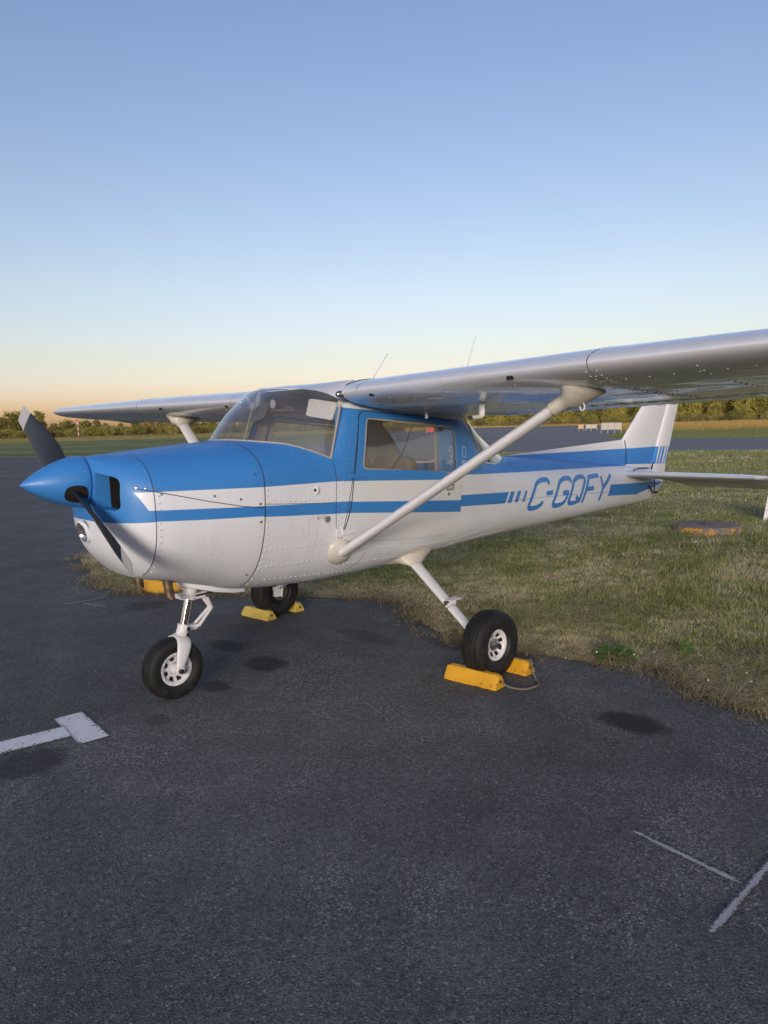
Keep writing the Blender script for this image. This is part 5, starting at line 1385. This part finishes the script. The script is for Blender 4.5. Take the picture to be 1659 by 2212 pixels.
def blades(name, n, rmin, rmax, label):
    p = scatter(n, rmin, rmax); x, y = p[:, 0], p[:, 1]; dist = np.hypot(x-CAM[0], y-CAM[1])
    near = np.minimum(edge_dist(x, y), 3.)
    a = vnoise(x, y, .9, 1)*.35+vnoise(x, y, 2.6, 2)*.3+vnoise(x, y, 8, 3)*.35          # tall or short
    dry = vnoise(x, y, .55, 4)*.40+vnoise(x, y, 1.7, 5)*.32+vnoise(x, y, 5., 6)*.28
    dry = dry+.34*np.exp(-near/.6)-.10*np.clip((dist-10)/10, 0, 1)
    lush = vnoise(x, y, .35, 8)*.5+vnoise(x, y, 2.2, 9)*.5
    clump = vnoise(x, y, 11, 13)*.5+vnoise(x, y, 24, 14)*.5
    straw = rng.random(n) < np.clip((dry-.30)*2.3, .12, .90)
    bare = (near < .6) & (rng.random(n) < np.clip(.8-near*1.9, 0, 1)) & (vnoise(x, y, 3., 11) > .45)
    h = (.015+.058*a**1.5)*rng.uniform(.45, 1.5, n)*(.55+.9*clump)*np.where(straw, .85, 1.0)*(.35+.65*np.clip(near/.7, 0, 1)); h[bare] *= .3
    tall = rng.random(n) < .006; h[tall] *= 2.2
    h *= 1+.25*np.clip((dist-12)/10, 0, 1)
    wd = (.0026+.00042*np.maximum(dist-5, 0))*rng.uniform(.6, 1.5, n)*np.where(straw, .85, 1)
    az = rng.uniform(0, 2*math.pi, n); lean = np.abs(rng.normal(0, .40, n))+np.where(straw, .25, 0); la = vnoise(x, y, 3.5, 15)*9+rng.normal(0, 1.1, n)
    bx = np.stack([np.cos(az)*wd, np.sin(az)*wd, np.zeros(n)], 1)
    base = np.stack([x, y, np.full(n, .004)], 1)
    tip = base+np.stack([np.cos(la)*np.sin(lean)*h, np.sin(la)*np.sin(lean)*h, np.cos(np.minimum(lean, 1.45))*h], 1)
    V = np.stack([base-bx, base+bx, tip], 1).reshape(-1, 3)
    g1 = np.array([.17, .235, .06]); g2 = np.array([.45, .48, .18]); s1 = np.array([.90, .83, .58]); s2 = np.array([.66, .55, .34])
    t = rng.random((n, 1)); col = g1*(1-t)+g2*t; col = col*(.70+.60*(1-lush[:, None])); sc2 = s1*(1-t)+s2*t; col = np.where(straw[:, None], sc2, col)
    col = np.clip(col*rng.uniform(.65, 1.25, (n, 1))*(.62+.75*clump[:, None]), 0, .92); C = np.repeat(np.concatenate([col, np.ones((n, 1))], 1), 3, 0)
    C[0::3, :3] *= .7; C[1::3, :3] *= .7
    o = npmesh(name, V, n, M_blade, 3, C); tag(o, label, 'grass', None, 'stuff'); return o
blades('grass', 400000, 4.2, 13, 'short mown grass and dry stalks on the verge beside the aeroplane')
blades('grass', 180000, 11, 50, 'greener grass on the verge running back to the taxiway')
# loose hay stalks lying on the turf and over the asphalt edge
def stalks(n):
    p = scatter(n, 4.2, 16); x, y = p[:, 0], p[:, 1]
    cl = vnoise(x, y, 1.3, 21); near = edge_dist(x, y)
    keep = (rng.random(n) < np.clip((cl-.40)*2.2, .08, 1)) | ((near < .16) & (rng.random(n) < .5)); x, y = x[keep], y[keep]; n = len(x)
    L = rng.uniform(.04, .20, n); a = rng.normal(rad(-35), .9, n); z0 = rng.uniform(.012, .07, n); z1 = z0+rng.normal(0, .02, n)
    w_ = rng.uniform(.0009, .0017, n)*(1+.1*np.hypot(x-CAM[0], y-CAM[1])/4); d = np.stack([np.cos(a), np.sin(a)], 1); nn = np.stack([-d[:, 1], d[:, 0]], 1)
    A = np.stack([x-d[:, 0]*L/2, y-d[:, 1]*L/2, z0], 1); B = np.stack([x+d[:, 0]*L/2, y+d[:, 1]*L/2, np.maximum(z1, .008)], 1); o3 = np.concatenate([nn*w_[:, None], np.zeros((n, 1))], 1)
    up = np.zeros((n, 3)); up[:, 2] = .001
    V = np.stack([A-o3, A+o3, B+o3+up, B-o3+up], 1).reshape(-1, 3); c = np.array([.66, .57, .36])*rng.uniform(.55, 1.2, (n, 1)); C = np.repeat(np.concatenate([c, np.ones((n, 1))], 1), 4, 0)
    o = npmesh('hay_stalks', V, n, M_blade, 4, C); tag(o, 'loose dry hay stalks lying on the verge', 'hay', None, 'stuff')
stalks(48000)
# fringe of straw overhanging the asphalt edge
def fringe(n):
    k = rng.integers(0, len(EDGE)-1, n); p = EDGE[k]+rng.normal(0, .085, (n, 2)); x, y = p[:, 0], p[:, 1]
    patch = vnoise(x, y, 4, 31) > .42; x, y = x[patch], y[patch]; n = len(x)
    L = rng.uniform(.02, .11, n); a = rng.uniform(0, 2*math.pi, n); w_ = rng.uniform(.0010, .0022, n); d = np.stack([np.cos(a), np.sin(a)], 1); nn = np.stack([-d[:, 1], d[:, 0]], 1)
    A = np.stack([x, y, np.full(n, .006)], 1); B = np.stack([x+d[:, 0]*L, y+d[:, 1]*L, rng.uniform(.008, .05, n)], 1); o3 = np.concatenate([nn*w_[:, None], np.zeros((n, 1))], 1)
    V = np.stack([A-o3, A+o3, B], 1).reshape(-1, 3); gr = rng.random((n, 1)) < .25
    c = np.where(gr, np.array([.07, .095, .03]), np.array([.60, .50, .30]))*rng.uniform(.5, 1.2, (n, 1)); C = np.repeat(np.concatenate([c, np.ones((n, 1))], 1), 3, 0)
    o = npmesh('straw_fringe', V, n, M_blade, 3, C); tag(o, 'ragged straw fringe along the asphalt edge', 'straw', None, 'stuff')
fringe(34000)
# white clover heads
M_clover = mat('clover_white', (.62, .60, .52), .8)
mb = MB(); rr = random.Random(11)
spots = [(3.2, -1.75), (3.35, -1.8), (3.10, -1.55), (3.28, -2.05), (3.05, -2.3), (3.15, -2.45), (3.3, -2.4), (3.5, -2.0), (2.15, 4.6), (2.1, 3.9), (2.4, 3.6), (2.25, 4.3), (2.6, 3.3), (2.5, 5.2)]
for _ in range(45):
    spots.append((rr.uniform(10, 16), rr.uniform(1.5, 7)))
for x, y in spots: mb.dome((x+rr.gauss(0, .03), y+rr.gauss(0, .03), rr.uniform(.035, .07)), (rr.gauss(0, .3), rr.gauss(0, .3), 1), .007 if x < 9 else .012, .009, 6)
tag(mb.build('clover_flowers', M_clover), 'small white clover heads dotted in the verge grass', 'clover', None, 'stuff')
# leafy weeds
M_leaf = mat('weed_leaf', (.07, .15, .025), .5, build=lambda T: T.l.new(T.ramp(T.noise(20, 3, .5, T.coord()), (.3, (.07, .15, .025)), (.7, (.16, .28, .05))), T.b.inputs['Base Color']))
def weed(loc, r, n, label, ht=.10):
    e = empty('leafy_weed', loc, label, 'weed', 'broad-leaved weeds at the grass edge'); rr = random.Random(int(loc[0]*97)); mb = MB()
    for k in range(n):
        a = rr.uniform(0, 6.28); q = r*math.sqrt(rr.random()); c = Vector((q*math.cos(a), q*math.sin(a), ht*(1-(q/r)**2*.8)*rr.uniform(.5, 1))); d = Vector((math.cos(a), math.sin(a), rr.uniform(-.2, .7))).normalized(); sd = d.cross(Vector((0, 0, 1))).normalized(); L = rr.uniform(.03, .055); w_ = L*.36; u_ = sd.cross(d)*.006
        mb.add([c-d*L*.5, c+sd*w_+u_, c+d*L*.6, c-sd*w_+u_, c], [(0, 4, 1), (1, 4, 2), (2, 4, 3), (3, 4, 0)])
    mb.build('leaves', M_leaf, e)
    mb = MB()
    for k in range(8):
        a = k*.785+rr.random()*.5; mb.tube([(0, 0, 0), (r*.4*math.cos(a), r*.4*math.sin(a), ht*.5), (r*.7*math.cos(a), r*.7*math.sin(a), ht*.6)], .0025, 5)
    mb.build('stem', M_leaf, e)
weed((3.22, -1.58, 0), .14, 230, 'bright green leafy weed clump at the asphalt edge right of the near wheel')
weed((3.55, -1.93, 0), .06, 26, 'thin spiky green weed behind the bright leafy clump', .14)

# ------------------------------------------------------------------ trees
def b_leafmat(c0, c1):
    def f(T):
        inf = T.node('ShaderNodeObjectInfo'); g_ = T.node('ShaderNodeNewGeometry')
        r = T.math('MULTIPLY_ADD', g_.outputs['Random Per Island'], .75, T.math('MULTIPLY', inf.outputs['Random'], .45))
        c = T.ramp(r, (.05, c0), (1.0, c1)); T.l.new(c, T.b.inputs['Base Color'])
        tr = T.node('ShaderNodeBsdfTranslucent'); T.l.new(c, tr.inputs[0]); mx = T.node('ShaderNodeMixShader'); mx.inputs[0].default_value = .3
        T.l.new(T.b.outputs[0], mx.inputs[1]); T.l.new(tr.outputs[0], mx.inputs[2]); T.l.new(mx.outputs[0], T.n['Material Output'].inputs[0])
    return f
M_dec = mat('deciduous_leaves', rough=.6, spec=.2, build=b_leafmat((.055, .075, .018), (.36, .33, .085)))
M_con = mat('conifer_needles', rough=.6, spec=.2, build=b_leafmat((.06, .075, .018), (.42, .37, .09)))
M_pale = mat('willow_leaves', rough=.6, spec=.2, build=b_leafmat((.07, .078, .025), (.28, .24, .08)))
M_bark = mat('bark', (.10, .07, .05), .9)
M_pine = mat('pine_bark', (.26, .13, .07), .9)
def crown_mesh(kind, seed, h, w, nleaf):
    """leaf-sized faces gathered in clumps around limbs; returns crown mesh and trunk mesh"""
    r = np.random.default_rng(seed); C = []
    if kind == 'con':
        ncl = 110
        t = r.random(ncl)**.8; zc = h*(.10+.90*t); rad_ = w*(1-t)**.85+.15; a = r.uniform(0, 6.28, ncl); q = rad_*np.sqrt(r.uniform(.25, 1, ncl))
        C = np.stack([q*np.cos(a), q*np.sin(a), zc], 1); cr = .25+.38*(1-t)*w
    else:
        ncl = 60
        u_ = r.normal(0, 1, (ncl, 3)); u_ /= np.linalg.norm(u_, axis=1, keepdims=True); q = r.uniform(.35, 1.0, ncl)**.5
        lo = .10 if kind == 'bush' else .30
        C = u_*q[:, None]*np.array([w, w, h*(1-lo)/2]); C[:, 2] += h*(1+lo)/2; C[:, :2] *= (1+.25*r.normal(0, 1, (1, 2))); cr = r.uniform(.16, .34, ncl)*w
    idx = r.integers(0, ncl, nleaf); off = r.normal(0, .6, (nleaf, 3)); P = C[idx]+off*np.asarray(cr)[idx][:, None]*np.array([1, 1, .75]); P[:, 2] = np.clip(P[:, 2], .08, None)
    sz = (.035*h**.5+.05)*r.uniform(.6, 1.5, nleaf); a1 = r.normal(0, 1, (nleaf, 3)); a1 /= np.linalg.norm(a1, axis=1, keepdims=True); b1 = np.cross(a1, r.normal(0, 1, (nleaf, 3))); b1 /= np.linalg.norm(b1, axis=1, keepdims=True)
    A = a1*sz[:, None]; B = b1*sz[:, None]*.7
    return np.stack([P-A, P-B, P+A, P+B], 1).reshape(-1, 4, 3), C
def tree_proto(kind, seed, h, w, m, bark, nleaf=2600):
    Q, C = crown_mesh(kind, seed, h, w, nleaf); V = Q.reshape(-1, 3); me = npmesh('crown', V, len(Q), m, 4)
    mb = MB(); mb.tube([(0, 0, -.2), (.03*h*.2, 0, h*.3), (0, .02*h, h*.62), (0, 0, h*.88)], [h*.022, h*.017, h*.011, h*.004], 7)
    rr = random.Random(seed)
    for k in rr.sample(range(len(C)), 12):
        z0 = min(C[k][2]*.7, h*.6); mb.tube([(0, 0, z0), tuple(C[k]*np.array([.5, .5, 1])*.98), tuple(C[k])], [h*.008, h*.005, h*.002], 5)
    tk = mb.build('trunk', bark)
    return me, tk
PROTO = [('dec', tree_proto('dec', 1, 8, 2.9, M_dec, M_bark)), ('dec', tree_proto('dec', 2, 8, 2.5, M_dec, M_bark)), ('pale', tree_proto('dec', 3, 7, 3.0, M_pale, M_bark)), ('con', tree_proto('con', 4, 9, 1.9, M_con, M_bark, 4200)), ('con', tree_proto('con', 5, 10, 1.6, M_con, M_pine, 3800)), ('bush', tree_proto('bush', 6, 3.6, 3.0, M_dec, M_bark, 2200)), ('pale', tree_proto('bush', 7, 3.2, 2.6, M_pale, M_bark, 2200))]
for _, (a, b) in PROTO:
    COL.objects.unlink(a); COL.objects.unlink(b)
KN = {'dec': 'broadleaf_tree', 'pale': 'pale_tree', 'con': 'conifer_tree', 'bush': 'bush'}
def plant(k, x, y, s_, rz, label, group):
    kd, (cr, tk) = PROTO[k]; e = empty('bush' if k in (5, 6) else KN[kd], (x, y, -.02), label, 'bush' if k in (5, 6) else 'tree', group); e.rotation_euler = (0, 0, rz); e.scale = (s_, s_, s_)
    for src in (cr, tk):
        c = src.copy(); COL.objects.link(c); c.parent = e
    return e
def polar(u, d):
    """ground point seen at picture column u (1659 wide), d metres from the camera"""
    a = YAW+math.atan((u-829.5)/1589.28); return CAM[0]+d*math.sin(a), CAM[1]+d*math.cos(a)
rt_ = random.Random(5)
# low mixed wood beyond the left field
GL_ = 'low wood beyond the far field'; GR_ = 'tall mixed wood beyond the meadow'
for i in range(86):
    u = -130+i*10.6+rt_.uniform(-6, 6); d = 300+rt_.uniform(-12, 30)
    k = rt_.choice([0, 1, 2, 2, 6, 5]); s_ = rt_.uniform(.66, .95)*(.95 if k < 5 else 1.3)
    if u < 110: k = rt_.choice([0, 1, 0]); s_ *= 1.12
    x, y = polar(u, d); plant(k, x, y, s_, rt_.uniform(0, 6.28), ('rounded broadleaf tree in the low wood across the far field' if k < 2 else 'pale feathery tree or bush in the low wood across the far field' if k in (2, 6) else 'dark bushy thicket in the low wood across the far field'), GL_)
for i in range(64):
    u = -120+i*14+rt_.uniform(-6, 6); x, y = polar(u, 284+rt_.uniform(-6, 6)); plant(rt_.choice([5, 5, 6]), x, y, rt_.uniform(.7, 1.0), rt_.uniform(0, 6.28), 'one of the dark bushes along the foot of the low wood', 'bushes at the foot of the low wood')
for i in range(120):
    u = 600+i*9.8+rt_.uniform(-5, 5); d = 320-.02*(u-600)+rt_.uniform(-10, 26)
    k = rt_.choice([0, 1, 3, 3, 4, 3, 3]); s_ = rt_.uniform(1.1, 1.6)
    x, y = polar(u, d); plant(k, x, y, s_, rt_.uniform(0, 6.28), ('broadleaf tree among the conifers of the tall wood beyond the meadow' if k < 2 else 'spire-shaped sunlit conifer of the tall wood beyond the meadow' if k == 3 else 'slim pine with orange trunk in the tall wood beyond the meadow'), GR_)
for i in range(34):
    u = 760+i*28+rt_.uniform(-10, 10); x, y = polar(u, 296-.02*(u-600)+rt_.uniform(-6, 6)); plant(rt_.choice([5, 6, 5]), x, y, rt_.uniform(.7, 1.15), rt_.uniform(0, 6.28), 'one of the low bushes along the edge of the tall wood', 'bushes along the tall wood')
# unseen wood added behind the camera: shaped to keep low sun off the apron
def b_shade_wood(T): b_leafmat((.030, .050, .014), (.090, .11, .032))(T)
M_shade_wood = mat('shade_wood_leaves', rough=.6, spec=.2, build=b_leafmat((.03, .05, .014), (.09, .11, .03)))
sd = np.array([math.sin(SUN_AZ), math.cos(SUN_AZ)]); pd = np.array([sd[1], -sd[0]])
nq = 110000; ss = rng.uniform(-330, 330, nq)          # along the wood, positive to the right of the light
Htop = np.interp(ss, [-330, -80, -30, 30, 90, 330], [31, 31, 27, 19, 17, 17])*(.90+.10*vnoise(ss+300, ss*0+1., .12, 41)+.05*vnoise(ss+300, ss*0+1., .6, 42))
dd = 160+rng.uniform(-4, 4, nq); zz_ = Htop*rng.random(nq)**.9
P = np.stack([CAM[0]-sd[0]*dd+pd[0]*ss, CAM[1]-sd[1]*dd+pd[1]*ss, zz_], 1)
szz = rng.uniform(.7, 1.3, nq); a1 = rng.normal(0, 1, (nq, 3)); a1 /= np.linalg.norm(a1, axis=1, keepdims=True); b1 = np.cross(a1, rng.normal(0, 1, (nq, 3))); b1 /= np.linalg.norm(b1, axis=1, keepdims=True)
V = np.stack([P-a1*szz[:, None], P-b1*szz[:, None]*.7, P+a1*szz[:, None], P+b1*szz[:, None]*.7], 1).reshape(-1, 3)
wd_ = npmesh('shade_wood', V, nq, M_shade_wood, 4); tag(wd_, 'unseen wood added behind the camera to shade the apron', 'wood', None, 'stuff')

# tall dry meadow grass far out on the right, and rough grass before the low wood
def meadow(name, n, u0, u1, d0, d1, h0, h1, cols, label):
    u = rng.uniform(u0, u1, n); d = d0*(d1/d0)**rng.random(n); a = YAW+np.arctan((u-829.5)/1589.28); x = CAM[0]+d*np.sin(a); y = CAM[1]+d*np.cos(a)
    ok = ~inpoly(x, y, TAXI) & ~inpoly(x, y, APRON); x, y, d = x[ok], y[ok], d[ok]; n = len(x)
    h = rng.uniform(h0, h1, n)*(.5+vnoise(x, y, .15, 51)); w_ = .00016*d*rng.uniform(.6, 1.3, n); az = rng.uniform(0, 6.28, n); b = np.stack([np.cos(az)*w_, np.sin(az)*w_, np.zeros(n)], 1)
    base = np.stack([x, y, np.full(n, -.01)], 1); tip = base+np.stack([rng.normal(0, .35, n)*h, rng.normal(0, .35, n)*h, h], 1)
    t = np.clip(vnoise(x, y, .06, 52)*.6+rng.random(n)*.4, 0, 1)[:, None]; c = np.array(cols[0])*(1-t)+np.array(cols[1])*t; C = np.repeat(np.concatenate([c, np.ones((n, 1))], 1), 3, 0)
    tag(npmesh(name, np.stack([base-b, base+b, tip], 1).reshape(-1, 3), n, M_blade, 3, C), label, 'grass', None, 'stuff')
meadow('meadow_grass', 90000, 880, 1800, 108, 290, .35, .7, ((.30, .20, .06), (.50, .36, .14)), 'golden sunlit meadow grass in front of the tall wood')
meadow('meadow_grass', 60000, -150, 760, 150, 285, .15, .35, ((.16, .17, .06), (.34, .29, .12)), 'rough grass of the far field in front of the low wood')
meadow('meadow_grass', 60000, 880, 1800, 57, 110, .08, .16, ((.13, .18, .055), (.26, .28, .10)), 'mown green grass strip beyond the taxiway')

# ------------------------------------------------------------------ small far things
M_mred = mat('mast_red', (.50, .07, .04), .5); M_mwhite = mat('mast_white', (.55, .53, .50), .5)
x, y = polar(178, 240); e = empty('windsock_mast', (x, y, 0), 'thin red and white banded windsock mast in front of the low wood', 'mast')
for k in range(7):
    mb = MB(); mb.tube([(0, 0, k*.78), (0, 0, k*.78+.78)], .11, 8); mb.build('band', M_mred if k % 2 == 0 else M_mwhite, e)
mb = MB(); mb.tube([(0, 0, 5.3), (-.4, .3, 5.2), (-.8, .6, 4.9)], [.25, .22, .15], 10); mb.build('windsock', M_mred, e)
x, y = polar(362, 330); hs = empty('farmhouse', (x, y, 0), 'orange-lit farmhouse with pitched roof half hidden by bushes', 'house'); hs.rotation_euler = (0, 0, rad(-20))
M_hwall = mat('house_wall', (.62, .44, .33), .8); M_hroof = mat('house_roof', (.22, .12, .09), .8); M_hwin = mat('house_window', (.05, .06, .08), .1)
mb = MB(); mb.box((0, 0, 2.4), (5.5, 3.6, 2.4)); mb.add([(-5.5, -3.6, 4.8), (-5.5, 3.6, 4.8), (-5.5, 0, 7.6), (5.5, -3.6, 4.8), (5.5, 3.6, 4.8), (5.5, 0, 7.6)], [(0, 1, 2), (3, 5, 4)]); mb.build('wall', M_hwall, hs, False)
mb = MB(); 
for s in (-1, 1): mb.add([(-5.9, s*4.0, 4.55), (5.9, s*4.0, 4.55), (5.9, 0, 7.75), (-5.9, 0, 7.75), (-5.9, s*4.0, 4.75), (5.9, s*4.0, 4.75), (5.9, 0, 7.95), (-5.9, 0, 7.95)], [(0, 1, 2, 3), (4, 5, 6, 7), (0, 1, 5, 4), (1, 2, 6, 5), (0, 3, 7, 4)])
mb.build('roof', M_hroof, hs, False)
for k, (a, b) in enumerate(((-3.4, 1.5), (-1, 1.5), (2.8, 1.5), (-3.2, 4.0+.0), (3.0, 4.0))):
    mb = MB(); mb.box((a, -3.62, b), (.6, .05, .65)); wdw = mb.build('window', M_mwhite, hs, False); mb = MB(); mb.box((a, -3.66, b), (.5, .03, .55)); mb.build('pane', M_hwin, wdw, False)
mb = MB(); mb.box((.8, -3.63, 1.05), (.5, .05, 1.05)); mb.build('door', M_hroof, hs, False)
x, y = polar(376, 325); mb = MB(); mb.tube([(0, 0, 0), (0, 0, 6.4)], [.14, .10], 7); mb.tube([(-.8, 0, 5.9), (.8, 0, 5.9)], .06, 6); o = mb.build('utility_pole', M_bark); o.location = (x, y, 0); tag(o, 'bare wooden utility pole beside the orange-lit farmhouse', 'pole')
# airfield boards seen from behind
M_bback = mat('board_back', (.33, .31, .28), .6)
def board(u, d, wd, z0, z1, n, label, mid=None):
    x, y = polar(u, d); e = empty('airfield_board', (x, y, 0), label, 'sign', 'airfield guidance boards'); e.rotation_euler = (0, 0, -YAW-math.atan((u-829.5)/1589.28)+.15)
    pw = wd/n
    for k in range(n):
        mb = MB(); mb.box((-wd/2+pw*(k+.5), 0, (z0+z1)/2), (pw*.485, .05, (z1-z0)/2)); mb.build('panel', mid or M_bback, e, False)
    for k in range(n+1):
        mb = MB(); mb.tube([(-wd/2+pw*k, .07, 0), (-wd/2+pw*k, .07, z1 if k in (0, n) else z0+.1)], .05, 6); mb.build('post', M_bback, e)
board(1322, 92, 2.3, .45, 1.25, 3, 'wide white three-panel airfield board left of the fin')
board(1279, 118, 1.6, .35, .95, 2, 'smaller pale airfield board left of the wide one')
M_bor = mat('board_orange', (.45, .27, .14), .6)
board(1257, 120, .8, .3, .95, 1, 'small orange-tinted marker board beside the pale airfield board', M_bor)
board(933, 120, 1.3, .3, 1.1, 2, 'red and white airfield board seen through the door window', M_mred)
x, y = polar(1398, 58); mb = MB(); mb.tube([(0, 0, 0), (0, 0, .22)], [.07, .05], 8); e = empty('runway_light', (x, y, 0), 'small taxiway edge light on the mown grass right of the fin', 'light'); mb.build('base', M_bor, e)
mb = MB(); mb.lathe([(.22, .08), (.30, .09), (.36, .05), (.38, .01)], (0, 0, 0), (0, 0, 1), 12); mb.build('lens', M_dash, e)
x, y = polar(1391, 150); mb = MB(); mb.tube([(0, 0, 0), (0, 0, .7)], .16, 8); o = mb.build('marker_post', mat('marker_yellow', (.7, .5, .12), .6)); o.location = (x, y, 0); tag(o, 'pale yellow marker post far out in the golden meadow', 'marker')
